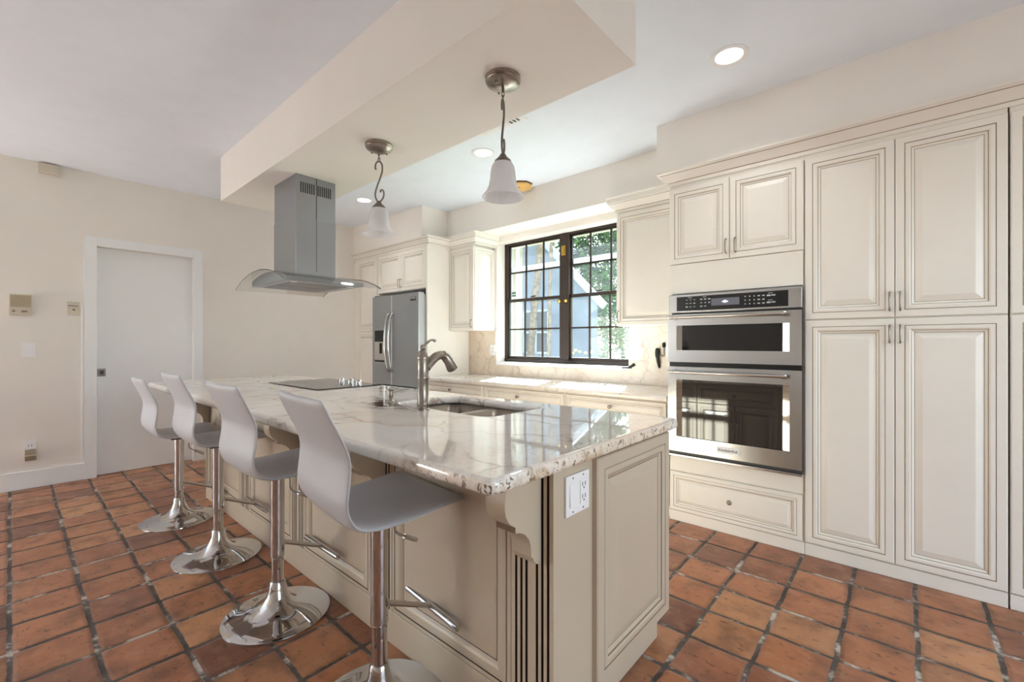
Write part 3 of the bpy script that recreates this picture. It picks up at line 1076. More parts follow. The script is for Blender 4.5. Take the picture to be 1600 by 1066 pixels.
hd = MB().tube(smooth_path([(-4.258, GY, 1.50), (-4.258, GY - 0.035, 1.46), (-4.258, GY - 0.062, 1.30), (-4.258, GY - 0.066, 1.18), (-4.258, GY - 0.060, 1.05), (-4.258, GY - 0.035, 0.89), (-4.258, GY, 0.85)], 6), 0.012, 12)
hd.build('handle', M['chrome'], rd, smooth=60)
hd = MB().tube(smooth_path([(-4.60, GY, 0.62), (-4.59, GY - 0.05, 0.62), (-4.246, GY - 0.06, 0.62), (-3.90, GY - 0.05, 0.62), (-3.89, GY, 0.62)], 6), 0.012, 12)
hd.build('handle', M['chrome'], fz, smooth=60)
dp = MB()
dp.box(-4.640, -4.428, GY - 0.004, GY + 0.001, 0.940, 1.325, 0)
dp.box(-4.634, -4.434, GY - 0.006, GY - 0.003, 1.185, 1.318, 1)
dp.box(-4.634, -4.434, GY - 0.0058, GY - 0.003, 0.950, 0.975, 1)
dp.box(-4.520, -4.500, GY - 0.016, GY - 0.003, 1.05, 1.17, 1)
dp.build('ice_dispenser', [M['chrome'], M['black']], ld, bevel=0.001)
bg_ = MB()
bg_.box(-3.942, -3.846, GY - 0.002, GY + 0.001, 1.620, 1.662, 0)
bg_.box(-3.936, -3.852, GY - 0.003, GY - 0.001, 1.642, 1.657, 1)
bg_.build('badge', [M['darkgrey'], M['chrome']], rd)

# ---- wall cabinets beside the window
UF = 3.215
ul = thing('wall_cabinet', (-3.6, 3.44, 1.305), 'narrow cream wall cabinet left of window with panelled side', 'cabinet')
boxo('carcass', -3.768, -3.390, UF + 0.02, YK, 1.305, 2.215, M['cream'], ul)
a = front(ul, -3.768, -3.384, 1.307, 2.19, UF + 0.02)
pull(a, -3.405, UF, 1.335, 1.417)
MB().panel((-3.390, UF + 0.016, 1.307), (0, 1, 0), (0, 0, 1), YB - UF - 0.018, 0.883, door_prof(0.85, 0.016)).build('side_panel', CR, ul)
crown('trim_7', [(-3.771, UF + 0.02), (-3.374, UF + 0.02), (-3.374, YB)], 2.212, 2.334, 'cream crown moulding on the wall cabinet left of window')
ur = thing('wall_cabinet', (-1.46, 3.44, 1.305), 'cream wall cabinet between window and oven cabinet', 'cabinet')
boxo('carcass', -1.721, -1.174, UF + 0.02, YK, 1.305, 2.215, M['cream'], ur)
a = front(ur, -1.725, -1.174, 1.307, 2.20, UF + 0.02)
pull(a, -1.703, UF, 1.335, 1.425)
crown('trim_8', [(-1.727, YB), (-1.727, UF + 0.02), (-1.174, UF + 0.02)], 2.212, 2.334, 'cream crown moulding on the wall cabinet right of window')

# ---- base cabinets and worktop under the window
def base_unit(x0, x1, label, kx):
    t = thing('base_cabinet', ((x0 + x1) / 2, 3.28, 0), label, 'cabinet')
    boxo('carcass', x0 + 0.001, x1 - 0.001, 2.915, YK, 0.08, 0.779, M['cream'], t)
    boxo('plinth', x0 + 0.001, x1 - 0.001, 2.96, 2.98, 0.0, 0.08, M['cream'], t)
    dr = front(t, x0 + 0.012, x1 - 0.012, 0.640, 0.768, 2.915, 'drawer', 0.5)
    knob(dr, kx, 2.915 - 0.017, 0.708)
    xm = (x0 + x1) / 2
    for (p, q) in ((x0 + 0.012, xm - 0.002), (xm + 0.002, x1 - 0.012)):
        dd = front(t, p, q, 0.09, 0.632, 2.915)
        pull(dd, xm + (-0.02 if p < xm - 0.1 else 0.02), 2.895, 0.52, 0.60)
    return t
base_unit(-3.77, -2.912, 'cream base cabinet under the counter left end beside refrigerator', -3.372)
base_unit(-2.910, -2.010, 'cream base cabinet under the middle of window counter', -2.49)
base_unit(-2.008, -1.174, 'cream base cabinet under the counter beside the oven cabinet', -1.60)
slab('window_worktop', [(-3.769, 2.868), (-1.1735, 2.868), (-1.1735, 3.514), (-3.769, 3.514)], 0.78, 0.82, M['quartzite2'], edge=0.010)
tag(bpy.data.objects['window_worktop'], 'pale veined stone worktop running under the window', 'worktop')
tag(boxo('backsplash_slab', -3.769, -3.345, 3.515, YB - 0.0005, 0.8205, 1.3045, M['splash']), 'beige veined stone backsplash left of window with white outlet', 'backsplash')
tag(boxo('backsplash_slab', -3.344, -1.771, 3.515, YB - 0.0005, 0.8205, 0.931, M['splash']), 'low beige stone backsplash strip under the window', 'backsplash')
tag(boxo('backsplash_slab', -1.77, -1.1735, 3.515, YB - 0.0005, 0.8205, 1.3045, M['splash']), 'beige veined stone backsplash between window and oven cabinet', 'backsplash')
o1 = thing('wall_outlet', (-3.39, 3.515, 1.12), 'white outlet on stone backsplash left of window', 'outlet')
boxo('cover_plate', -3.425, -3.352, 3.508, 3.5145, 1.037, 1.150, M['plate'], o1, 0.002)
for zz in (1.112, 1.072):
    for xx in (-3.397, -3.383):
        boxo('socket_slot', xx, xx + 0.004, 3.5075, 3.509, zz - 0.006, zz + 0.006, M['slot'], o1)
o2 = thing('wall_outlet', (-1.41, 3.515, 1.13), 'white outlet on stone backsplash beside the oven', 'outlet')
boxo('cover_plate', -1.445, -1.367, 3.508, 3.5145, 1.062, 1.190, M['plate'], o2, 0.002)
for xx in (-1.413, -1.399):
    boxo('socket_slot', xx, xx + 0.004, 3.5075, 3.509, 1.10, 1.112, M['slot'], o2)
gl = thing('gas_lighter', (-1.50, 3.505, 1.02), 'black handled tool hanging on backsplash near the oven', 'tool')
MB().tube(smooth_path([(-1.503, 3.507, 1.128), (-1.508, 3.502, 1.105), (-1.506, 3.500, 1.06), (-1.500, 3.502, 1.01), (-1.494, 3.506, 0.965)], 5),
          [0.010] * 2 + [0.019] * 9 + [0.014] * 5 + [0.011] * 3 + [0.006] * 2, 12).build('handle', M['blackmat'], gl, smooth=60)
MB().tube(smooth_path([(-1.490, 3.502, 1.075), (-1.475, 3.500, 1.062), (-1.4558, 3.504, 1.068), (-1.4552, 3.508, 1.10), (-1.4553, 3.508, 1.14)], 5), 0.006, 8).build('hook', M['nickel'], gl, smooth=60)
MB().lathe([(0.004, -0.022), (0.013, -0.018), (0.015, 0.0), (0.013, 0.014), (0.006, 0.02)], (-1.4556, 3.504, 1.156), 14, capb=True, capt=True).build('tip', M['blackmat'], gl, smooth=50)

# ------------------------------------------------------------------ kitchen island
IC = [M['islandc'], M['islandg'], M['flute']]
IX0, IX1, IY0, IY1 = -3.96, -0.72, 0.990, 1.745
isl = thing('kitchen_island', (-2.34, 1.37, 0), 'long beige panelled kitchen island with fluted posts and corbels', 'island')
w = MB()
w.box(IX0, IX1, IY0, IY0 + 0.02, 0.10, 0.823)
w.box(IX0, IX1, IY1 - 0.02, IY1, 0.10, 0.823)
w.box(IX0, IX0 + 0.02, IY0 + 0.02, IY1 - 0.02, 0.10, 0.823)
w.box(IX1 - 0.02, IX1, IY0 + 0.02, IY1 - 0.02, 0.10, 0.823)
w.box(IX0 + 0.02, IX1 - 0.02, IY0 + 0.02, IY1 - 0.02, 0.10, 0.12)
w.build('carcass', M['islandc'], isl)
w = MB()
w.box(IX0 + 0.012, IX1 - 0.015, IY0 + 0.012, 1.705, 0, 0.10)
w.box(IX0 - 0.002, IX1 + 0.003, IY0 - 0.010, IY0 + 0.012, 0, 0.128)
w.build('plinth', M['islandc'], isl, bevel=0.003)
PC = [-0.790, -1.5625, -2.335, -3.1075, -3.880]
for c in PC:
    poly = []
    side = []
    yf, yg, yb = 0.978, 0.990, 0.9905
    poly.append((c - 0.076, yb)); side.append(0)
    poly.append((c - 0.076, yf)); side.append(0)
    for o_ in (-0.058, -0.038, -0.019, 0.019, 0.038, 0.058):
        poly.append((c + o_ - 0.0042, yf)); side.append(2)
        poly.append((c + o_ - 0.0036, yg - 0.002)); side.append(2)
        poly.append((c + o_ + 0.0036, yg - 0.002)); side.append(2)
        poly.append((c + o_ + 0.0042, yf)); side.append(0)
    poly.append((c + 0.076, yf)); side.append(0)
    poly.append((c + 0.076, yb)); side.append(0)
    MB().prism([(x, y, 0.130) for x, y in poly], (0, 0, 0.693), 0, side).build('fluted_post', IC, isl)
    prof = [(0.9775, 0.823), (0.838, 0.823), (0.838, 0.805), (0.830, 0.782), (0.827, 0.755), (0.831, 0.728), (0.844, 0.706), (0.862, 0.694), (0.868, 0.690), (0.868, 0.674),
            (0.884, 0.671), (0.906, 0.660), (0.924, 0.640), (0.932, 0.618), (0.933, 0.600), (0.933, 0.588), (0.940, 0.586), (0.946, 0.572), (0.958, 0.562), (0.9775, 0.556)]
    sd = [0] * len(prof)
    sd[8] = 1
    sd[15] = 1
    MB().prism([(c - 0.035, y, z) for y, z in prof], (0.070, 0, 0), 0, sd).build('corbel', IC, isl, smooth=38, bevel=0.0015)
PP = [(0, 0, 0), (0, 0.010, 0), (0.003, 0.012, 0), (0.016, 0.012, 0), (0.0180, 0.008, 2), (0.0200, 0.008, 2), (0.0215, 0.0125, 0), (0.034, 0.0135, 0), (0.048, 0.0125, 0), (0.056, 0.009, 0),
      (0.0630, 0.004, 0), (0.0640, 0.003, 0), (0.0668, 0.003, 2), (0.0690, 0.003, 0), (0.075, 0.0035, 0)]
for a_, b_ in zip(PC[1:], PC[:-1]):
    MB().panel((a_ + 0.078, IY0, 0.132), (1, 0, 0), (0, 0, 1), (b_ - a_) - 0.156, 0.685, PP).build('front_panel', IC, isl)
# right end: applied raised panel
MB().panel((IX1, 1.188, 0.108), (0, 1, 0), (0, 0, 1), 0.552, 0.708, door_prof(1.15)).build('end_panel', IC, isl)
MB().panel((IX0, 1.72, 0.132), (0, -1, 0), (0, 0, 1), 0.70, 0.685, door_prof(1.15)).build('end_panel', IC, isl)
xs = [-3.94, -3.30, -2.62, -1.98, -1.36, -0.745]
for i in range(5):
    x0, x1 = xs[i] + 0.004, xs[i + 1] - 0.004
    dr = MB().panel((x1, IY1, 0.650), (-1, 0, 0), (0, 0, 1), x1 - x0, 0.155, door_prof(0.55)).build('drawer', IC, isl)
    MB().lathe([(0.006, 0), (0.006, 0.012), (0.014, 0.018), (0.014, 0.024), (0.004, 0.031)], ((x0 + x1) / 2, IY1 + 0.0175, 0.728), 16, axis='Y', capt=True).build('knob', M['nickel'], dr, smooth=50)
    xm = (x0 + x1) / 2
    for (p, q) in ((x0, xm - 0.002), (xm + 0.002, x1)):
        dd = MB().panel((q, IY1, 0.112), (-1, 0, 0), (0, 0, 1), q - p, 0.530, door_prof(0.85)).build('door', IC, isl)
        xh = xm + (-0.02 if p == x0 else 0.02)
        y = IY1 + 0.02
        MB().tube(smooth_path([(xh, y, 0.60), (xh, y + 0.022, 0.594), (xh, y + 0.028, 0.555), (xh, y + 0.022, 0.516), (xh, y, 0.51)], 4), 0.0045, 8).build('handle', M['nickel'], dd, smooth=60)
# switch and outlet on the island end
io = thing('outlet_plate', (IX1, 1.10, 0.73), 'white switch and outlet plate on island end under worktop', 'outlet')
boxo('cover_plate', IX1 + 0.0002, IX1 + 0.007, 1.038, 1.160, 0.674, 0.790, M['plate'], io, 0.002)
MB().prism([(IX1 + 0.007, 1.054, 0.700), (IX1 + 0.012, 1.054, 0.700), (IX1 + 0.008, 1.054, 0.766), (IX1 + 0.007, 1.054, 0.766)], (0, 0.036, 0)).build('rocker', M['plate'], io, bevel=0.001)
rc = boxo('receptacle', IX1 + 0.007, IX1 + 0.0095, 1.108, 1.144, 0.698, 0.768, M['plate'], io, 0.001)
w = MB()
for zz in (0.752, 0.716):
    w.box(IX1 + 0.009, IX1 + 0.0099, 1.117, 1.120, zz - 0.004, zz + 0.008)
    w.box(IX1 + 0.009, IX1 + 0.0099, 1.132, 1.135, zz - 0.004, zz + 0.008)
    w.box(IX1 + 0.009, IX1 + 0.0099, 1.1235, 1.1285, zz - 0.012, zz - 0.007)
w.build('socket_slot', M['slot'], rc)
w = MB()
for yy in (1.072, 1.126):
    for zz in (0.684, 0.781):
        w.lathe([(0.003, 0.007), (0.0025, 0.0085)], (IX1, yy, zz), 8, axis='X', capt=True)
w.build('screw', M['nickel'], io)

# worktop with sink cut-out
hole = rounded_rect(-1.955, -1.285, 1.302, 1.700, 0.055)
slab('island_worktop', rounded_rect(-4.41, -0.682, 0.705, 1.800, 0.03), 0.8245, 0.865, M['quartzite'], hole=hole, edge=0.014)
tag(bpy.data.objects['island_worktop'], 'large glossy white veined stone worktop on the kitchen island', 'worktop')

# sink
sk = thing('kitchen_sink', (-1.62, 1.50, 0.66), 'stainless double bowl sink set under the island worktop', 'sink')
def bowl(x0, x1, y0, y1):
    mb = MB()
    loops = [(0.0, 0.822, 0.055), (0.002, 0.72, 0.055), (0.006, 0.665, 0.055), (0.020, 0.648, 0.05), (0.05, 0.645, 0.04)]
    n = None
    for ins, z, r in loops:
        lp = rounded_rect(x0 + ins, x1 - ins, y0 + ins, y1 - ins, r, 5)
        b = len(mb.v)
        n = len(lp)
        mb.v += [Vector((p[0], p[1], z)) for p in lp]
        if ins > 0:
            for i in range(n):
                j = (i + 1) % n
                mb.f.append([b - n + i, b - n + j, b + j, b + i])
                mb.m.append(0)
    mb.f.append(list(range(b, b + n)))
    mb.m.append(0)
    o = mb.build('bowl', M['steelsink'], sk, smooth=50)
    md = o.modifiers.new('thickness', 'SOLIDIFY')
    md.thickness = 0.002
    MB().lathe([(0.042, 0.6465), (0.040, 0.649), (0.030, 0.647), (0.012, 0.6465)], ((x0 + x1) / 2, (y0 + y1) / 2, 0), 24, capt=True).build('drain', M['chrome'], o, smooth=50)
bowl(-1.962, -1.650, 1.296, 1.708)
bowl(-1.608, -1.278, 1.296, 1.708)
boxo('divider', -1.650, -1.608, 1.296, 1.708, 0.812, 0.823, M['steelsink'], sk, 0.003)

# faucet
FX, FYY = -1.642, 1.245
fc = thing('faucet', (FX, FYY, 0.865), 'brushed nickel column faucet with pull out spray on island', 'faucet')
MB().lathe([(0.0, 0.8655), (0.030, 0.8655), (0.030, 0.871), (0.026, 0.874), (0.0265, 0.890), (0.0285, 0.893), (0.0285, 0.898), (0.0260, 0.901), (0.0255, 1.006), (0.0275, 1.009), (0.0275, 1.017),
            (0.0255, 1.020), (0.0260, 1.098), (0.0275, 1.103), (0.0255, 1.110), (0.0235, 1.113), (0.0215, 1.125), (0.016, 1.136), (0.009, 1.140)], (FX, FYY, 0), 28, capt=True).build('column', M['nickel'], fc, smooth=45)
MB().lathe([(0.001, 1.136), (0.009, 1.139), (0.0135, 1.147), (0.0135, 1.153), (0.009, 1.161), (0.001, 1.164)], (FX, FYY, 0), 20).build('ball', M['nickel'], fc, smooth=60)
MB().tube(smooth_path([(FX, FYY + 0.008, 1.158), (FX, FYY + 0.028, 1.174), (FX, FYY + 0.046, 1.184), (FX, FYY + 0.062, 1.183), (FX, FYY + 0.070, 1.179)], 4),
          [0.0055] * 6 + [0.0045] * 5 + [0.0055] * 3 + [0.0075] * 3, 10).build('lever', M['nickel'], fc, smooth=60)
sp_ = MB().tube(smooth_path([(FX, FYY + 0.018, 1.058), (FX, FYY + 0.045, 1.083), (FX, FYY + 0.075, 1.106), (FX, FYY + 0.105, 1.114), (FX, FYY + 0.130, 1.106)], 5),
                [0.022 - 0.0001 * i for i in range(21)], 16).build('spout', M['nickel'], fc, smooth=60)
MB().tube([(FX, FYY + 0.114, 1.115), (FX, FYY + 0.130, 1.106), (FX, FYY + 0.133, 1.104), (FX, FYY + 0.155, 1.081), (FX, FYY + 0.176, 1.050), (FX, FYY + 0.179, 1.046)], [0.0215, 0.0215, 0.0235, 0.0245, 0.0290, 0.0275], 18).build('spray_head', M['nickel'], sp_, smooth=50)

# soap pump
SX, SY = -1.985, 1.300
so_ = thing('soap_dispenser', (SX, SY, 0.865), 'small nickel soap pump left of the faucet on worktop', 'soap pump')
MB().lathe([(0.0, 0.8655), (0.023, 0.8655), (0.023, 0.869), (0.014, 0.875), (0.012, 0.884), (0.0145, 0.897), (0.015, 0.905), (0.0125, 0.917), (0.012, 0.922), (0.0155, 0.926), (0.0155, 0.931), (0.010, 0.936)], (SX, SY, 0), 22, capt=True).build('body', M['nickel'], so_, smooth=45)
MB().tube(smooth_path([(SX, SY, 0.915), (SX + 0.01, SY + 0.03, 0.920), (SX + 0.015, SY + 0.06, 0.926), (SX + 0.02, SY + 0.095, 0.926)], 4), 0.004, 8).build('nozzle', M['nickel'], so_, smooth=60)

# cooktop
ct = thing('cooktop', (-3.24, 1.54, 0.865), 'black glass cooktop flush on far half of island worktop', 'cooktop')
slab('glass_top', rounded_rect(-3.650, -2.832, 1.307, 1.785, 0.012, 3), 0.8655, 0.8715, M['cooktop'], ct, edge=0.0025)
for kx in (-3.262, -3.125, -3.012):
    MB().lathe([(0.022, 0.8715), (0.022, 0.876), (0.0195, 0.878), (0.0185, 0.898), (0.016, 0.901)], (kx, 1.700, 0), 22, capt=True).build('knob', M['chrome'], ct, smooth=45)
w = MB()
for (cx_, cy_, rr) in ((-3.45, 1.44, 0.075), (-3.45, 1.66, 0.10), (-3.02, 1.43, 0.10)):
    w.lathe([(rr, 0.8716), (rr + 0.002, 0.8718), (rr + 0.004, 0.8716)], (cx_, cy_, 0), 40)
w.build('ring_marking', M['darkgrey'], ct)

# ------------------------------------------------------------------ range hood
hd_ = thing('range_hood', (-3.21, 1.40, 1.56), 'stainless island hood with curved glass canopy above cooktop', 'range hood')
CX0, CX1, CY0, CY1 = -3.388, -3.018, 1.252, 1.530
w = MB()
w.box(CX0, CX1, CY0, CY1, 1.622, 2.02)
w.build('chimney', M['steelhood'], hd_, bevel=0.003)
w = MB()
w.box(CX0 + 0.003, CX1 - 0.003, CY0 + 0.003, CY1 - 0.003, 2.0, 2.2995)
ch = w.build('chimney_extension', M['steelhood'], hd_, bevel=0.002)
w = MB()
for g in range(2):
    for i in range(7):
        y = 1.283 + g * 0.115 + i * 0.0145
        w.box(CX1 - 0.0035, CX1 - 0.0022, y, y + 0.0075, 2.182, 2.252)
for i in range(2):
    w.lathe([(0.004, CX1 - 0.003), (0.003, CX1 - 0.0015)], (0, 1.391, 2.262), 8, axis='X', capt=True)
w.build('vent_slot', M['blackmat'], ch)
boxo('seam_strip', CX1 - 0.0035, CX1 + 0.0006, 1.3895, 1.3925, 1.66, 2.298, M['darkgrey'], hd_)
GX0, GX1, GY0, GY1 = -3.665, -2.785, 1.090, 1.745
gxc = (GX0 + GX1) / 2
sag, half = 0.098, (GX1 - GX0) / 2
R_ = (half * half + sag * sag) / (2 * sag)
zc_ = 1.560 + sag - R_
def arc(x, dr=0.0):
    return zc_ + math.sqrt((R_ - dr) ** 2 - (x - gxc) ** 2)
gm = MB()
N = 28
top, bot = [], []
for i in range(N + 1):
    x = GX0 + (GX1 - GX0) * i / N
    top.append((x, GY0, arc(x)))
    bot.append((x, GY0, arc(x) - 0.006))
gm.prism(top + bot[::-1], (0, GY1 - GY0, 0))
gm.m[0] = gm.m[1] = 1
gm.build('glass_canopy', [M['hoodglass'], M['glassedge']], hd_, smooth=30)
bx0, bx1 = -3.510, -2.910
poly = [(bx0, 1.150, 1.574)]
for i in range(N + 1):
    x = bx0 + (bx1 - bx0) * i / N
    poly.append((x, 1.150, max(1.578, arc(x) - 0.009)))
poly.append((bx1, 1.150, 1.574))
MB().prism(poly, (0, 0.53, 0)).build('hood_body', M['steelhood'], hd_, smooth=30)
w = MB()
w.box(-3.50, -2.95, 1.18, 1.65, 1.5715, 1.5735)
w.build('underside_frame', M['hoodunder'], hd_)
for (a_, b_) in ((-3.46, -3.24), (-3.215, -2.995)):
    MB().box(a_, b_, 1.205, 1.60, 1.5685, 1.5715).build('grease_filter', M['hoodfilter'], hd_, bevel=0.001)
for yy in (1.22, 1.61):
    MB().lathe([(0.022, 1.571), (0.022, 1.568), (0.016, 1.567)], (-2.972, yy, 0), 18, capt=True).build('hood_lamp', M['plate'], hd_, smooth=40)

# ------------------------------------------------------------------ bar stools
def stool():
    t = thing('bar_stool', (0, 0, 0), 'white leather bar stool', 'bar stool', 'white bar stools along the island')
    MB().lathe([(0.0, 0.0), (0.206, 0.0), (0.210, 0.003), (0.209, 0.008), (0.198, 0.0125), (0.165, 0.018), (0.130, 0.024), (0.100, 0.032), (0.075, 0.045), (0.055, 0.064), (0.042, 0.088), (0.034, 0.115), (0.0305, 0.140), (0.027, 0.146)],
               (0, 0, 0), 56, capt=True).build('base', M['chrome'], t, smooth=50)
    MB().tube([(0, 0, 0.13), (0, 0, 0.42)], 0.0245, 24).build('lower_pole', M['chrome'], t, smooth=50)
    up = []
    u_ = MB().lathe([(0.0245, 0.290), (0.0275, 0.293), (0.0280, 0.298), (0.0275, 0.303), (0.0275, 0.655)], (0, 0, 0), 24, capb=True, capt=True)
    up.append(u_.build('upper_pole', M['chrome'], t, smooth=50))
    f = MB()
    f.lathe([(0.0135, 0.018), (0.0135, 0.030), (0.010, 0.033)], (0, 0, 0.346), 14, axis='Y', capt=True)
    f.tube([(0, 0.025, 0.346), (0, 0.190, 0.272)], 0.0095, 12)
    f.tube([(-0.160, 0.192, 0.268), (0.160, 0.192, 0.268)], 0.0125, 14)
    up.append(f.build('footrest', M['chrome'], t, smooth=50))
    l = MB()
    l.tube(smooth_path([(0.0, 0.040, 0.655), (0.0, 0.052, 0.62), (0.0, 0.055, 0.575), (0.0, 0.070, 0.556), (-0.005, 0.095, 0.540)], 4), 0.0045, 8)
    lev = l.build('lever', M['chrome'], t, smooth=60)
    MB().tube([(-0.004, 0.090, 0.543), (-0.012, 0.140, 0.512)], 0.0085, 12).build('lever_grip', M['chrome'], lev, smooth=50)
    up.append(lev)
    up.append(MB().box(-0.05, 0.05, -0.05, 0.05, 0.640, 0.668).build('seat_plate', M['blackmat'], t, bevel=0.006))
    # one-piece shell: profile in (y, z), swept across the width
    prof = smooth_path([(0, -0.222, 1.050), (0, -0.196, 0.992), (0, -0.169, 0.935), (0, -0.156, 0.890), (0, -0.159, 0.838), (0, -0.166, 0.788), (0, -0.158, 0.746), (0, -0.132, 0.714),
                        (0, -0.080, 0.699), (0, 0.0, 0.697), (0, 0.09, 0.702), (0, 0.165, 0.708), (0, 0.205, 0.705), (0, 0.226, 0.696)], 4)
    prof = [Vector((0, q.y, 1.052 - (1.052 - q.z) * 1.06)) for q in prof]
    n = len(prof)
    NU = 12
    top, bot = [], []
    th = 0.011
    for i, p in enumerate(prof):
        a = prof[max(i - 1, 0)]
        b = prof[min(i + 1, n - 1)]
        tg = (b - a).normalized()
        nr = Vector((0, -tg.z, tg.y))          # towards the sitter / upwards
        s_ = i / (n - 1)
        hw = 0.204
        if s_ < 0.055:
            hw -= 0.010 * (1 - s_ / 0.055) ** 2
        if s_ > 0.93:
            hw -= 0.045 * ((s_ - 0.93) / 0.07) ** 2
        ra, rb = [], []
        for j in range(NU + 1):
            u = -1 + 2 * j / NU
            cup = 0.006 * u * u
            edge_t = th * (1 - 0.55 * max(0, (abs(u) - 0.86) / 0.14) ** 2)
            if i in (0, n - 1):
                edge_t *= 0.5
            c_ = p + nr * cup
            ra.append(c_ + nr * edge_t + Vector((u * hw, 0, 0)))
            rb.append(c_ - nr * edge_t + Vector((u * hw, 0, 0)))
        top.append(ra)
        bot.append(rb)
    mb = MB()
    W_ = NU + 1
    for r_ in top + bot:
        mb.v += r_
    o_ = n * W_
    for i in range(n - 1):
        for j in range(NU):
            a = i * W_ + j
            mb.f.append([a, a + 1, a + W_ + 1, a + W_]); mb.m.append(0)
            mb.f.append([o_ + a, o_ + a + W_, o_ + a + W_ + 1, o_ + a + 1]); mb.m.append(0)
        for j in (0, NU):
            a = i * W_ + j
            mb.f.append([a, a + W_, o_ + a + W_, o_ + a]); mb.m.append(0)
    for i in (0, n - 1):
        for j in range(NU):
            a = i * W_ + j
            mb.f.append([a, o_ + a, o_ + a + 1, a + 1]); mb.m.append(0)
    se = mb.build('seat_shell', M['leather'], t, smooth=70)
    md = se.modifiers.new('subdivision', 'SUBSURF')
    md.levels = 1
    md.render_levels = 2
    pp = MB()
    for j, sx in ((0, -1), (NU, 1)):
        pp.tube([(top[i][j] + bot[i][j]) / 2 + Vector((sx * 0.0005, 0, 0)) for i in range(1, n - 1)], 0.0022, 6)
    pp.tube([(top[1][j] + bot[1][j]) / 2 * 0.5 + (top[0][j] + bot[0][j]) / 2 * 0.5 for j in range(NU + 1)], 0.0022, 6)
    pp.build('piping', M['leather'], se, smooth=60)
    up.append(se)
    return t, [o.name.split('.')[0] for o in up]
st0, movers = stool()
SPOT = [(-1.262, 0.785, -6.5, -0.020, 'nearest white bar stool standing at the near end of island'),
        (-2.027, 0.764, 0.0, -0.042, 'white bar stool second from the near end of island'),
        (-2.830, 0.758, 0.0, -0.038, 'white bar stool third from the near end of island'),
        (-3.606, 0.742, 0.0, -0.102, 'lowest white bar stool nearest the white door')]
for i, (x, y, rz, dz, lab) in enumerate(SPOT):
    s_ = st0 if i == 0 else dup(st0, (x, y, 0), math.radians(rz))
    s_.location = (x, y, 0)
    s_.rotation_euler = (0, 0, math.radians(rz))
    s_['label'] = lab
    for ch in s_.children:
        if ch.name.split('.')[0] in movers:
            ch.location.z = dz
            if ch.name.startswith('seat_shell'):
                tilt = 0.03 if i == 0 else 0.0
                ch.rotation_euler.x = tilt
                ch.location.y = 0.69 * math.sin(tilt) - (0.022 if i == 0 else 0.0)

# ------------------------------------------------------------------ pendants
def pendant():
    t = thing('pendant_lamp', (0, 0, 2.30), 'pendant', 'pendant lamp', 'scroll pendants under the beam')
    c = MB().lathe([(0.0, -0.0005), (0.076, -0.0005), (0.076, -0.012), (0.072, -0.016), (0.074, -0.020), (0.070, -0.026), (0.055, -0.034), (0.032, -0.041), (0.014, -0.044)], (0, 0, 2.30), 40, capt=True).build('canopy', M['nickel'], t, smooth=40)
    w = MB()
    for a in (0.6, 2.7):
        w.lathe([(0.0045, 2.262), (0.004, 2.256)], (0.048 * math.cos(a), 0.048 * math.sin(a), 0), 10, capt=True)
    w.build('screw', M['pewter'], c)
    w = MB()
    w.tube([(0, 0, 2.258), (0, 0, 2.238)], 0.006, 10)
    for k, z in enumerate((2.230, 2.215)):
        lp = [(0.0055 * math.cos(a) * (k % 2), 0.0055 * math.cos(a) * ((k + 1) % 2), z + 0.012 * math.sin(a)) for a in [2 * PI * i / 14 for i in range(14)]]
        w.tube(lp, 0.0022, 6, closed=True)
    w.build('chain', M['pewter'], t, smooth=60)
    pts = [(-0.014, 2.158), (-0.020, 2.165), (-0.018, 2.187), (-0.008, 2.203), (0.006, 2.203), (0.017, 2.186), (0.018, 2.150), (0.006, 2.108), (-0.010, 2.062), (-0.020, 2.020),
           (-0.016, 1.993), (-0.002, 1.976), (0.014, 1.984), (0.026, 2.008), (0.026, 2.034), (0.018, 2.044), (0.009, 2.038), (0.010, 2.030)]
    MB().tube(smooth_path([(x, 0, z) for x, z in pts], 5), 0.0048, 10).build('scroll', M['pewter'], t, smooth=60)
    MB().lathe([(0.006, 1.979), (0.012, 1.974), (0.016, 1.966), (0.026, 1.955), (0.034, 1.948), (0.036, 1.942), (0.034, 1.939)], (0, 0, 0), 28, capt=True, capb=True).build('shade_holder', M['pewter'], t, smooth=45)
    sh = MB().lathe([(0.028, 1.940), (0.040, 1.936), (0.049, 1.920), (0.053, 1.895), (0.056, 1.865), (0.061, 1.838), (0.071, 1.815), (0.085, 1.798), (0.0895, 1.793), (0.0880, 1.789),
                     (0.082, 1.7925), (0.067, 1.811), (0.057, 1.836), (0.052, 1.865), (0.049, 1.895), (0.045, 1.918), (0.037, 1.932), (0.028, 1.936)], (0, 0, 0), 48).build('shade', M['alabaster'], t, smooth=60)
    MB().lathe([(0.013, 1.936), (0.013, 1.915), (0.020, 1.895), (0.026, 1.872), (0.022, 1.850), (0.010, 1.840)], (0, 0, 0), 18, capt=True).build('bulb', M['plate'], t, smooth=60)
    return t
p0 = pendant()
p0.location = (-1.280, 1.390, 2.30)
p0.rotation_euler = (0, 0, math.radians(41.5 + 78))
p0['label'] = 'nearer pendant lamp with white bell glass shade over sink'
p1 = dup(p0, (-2.240, 1.390, 2.30), math.radians(41.5 + 8), 'farther pendant lamp with white bell glass shade beside the hood')

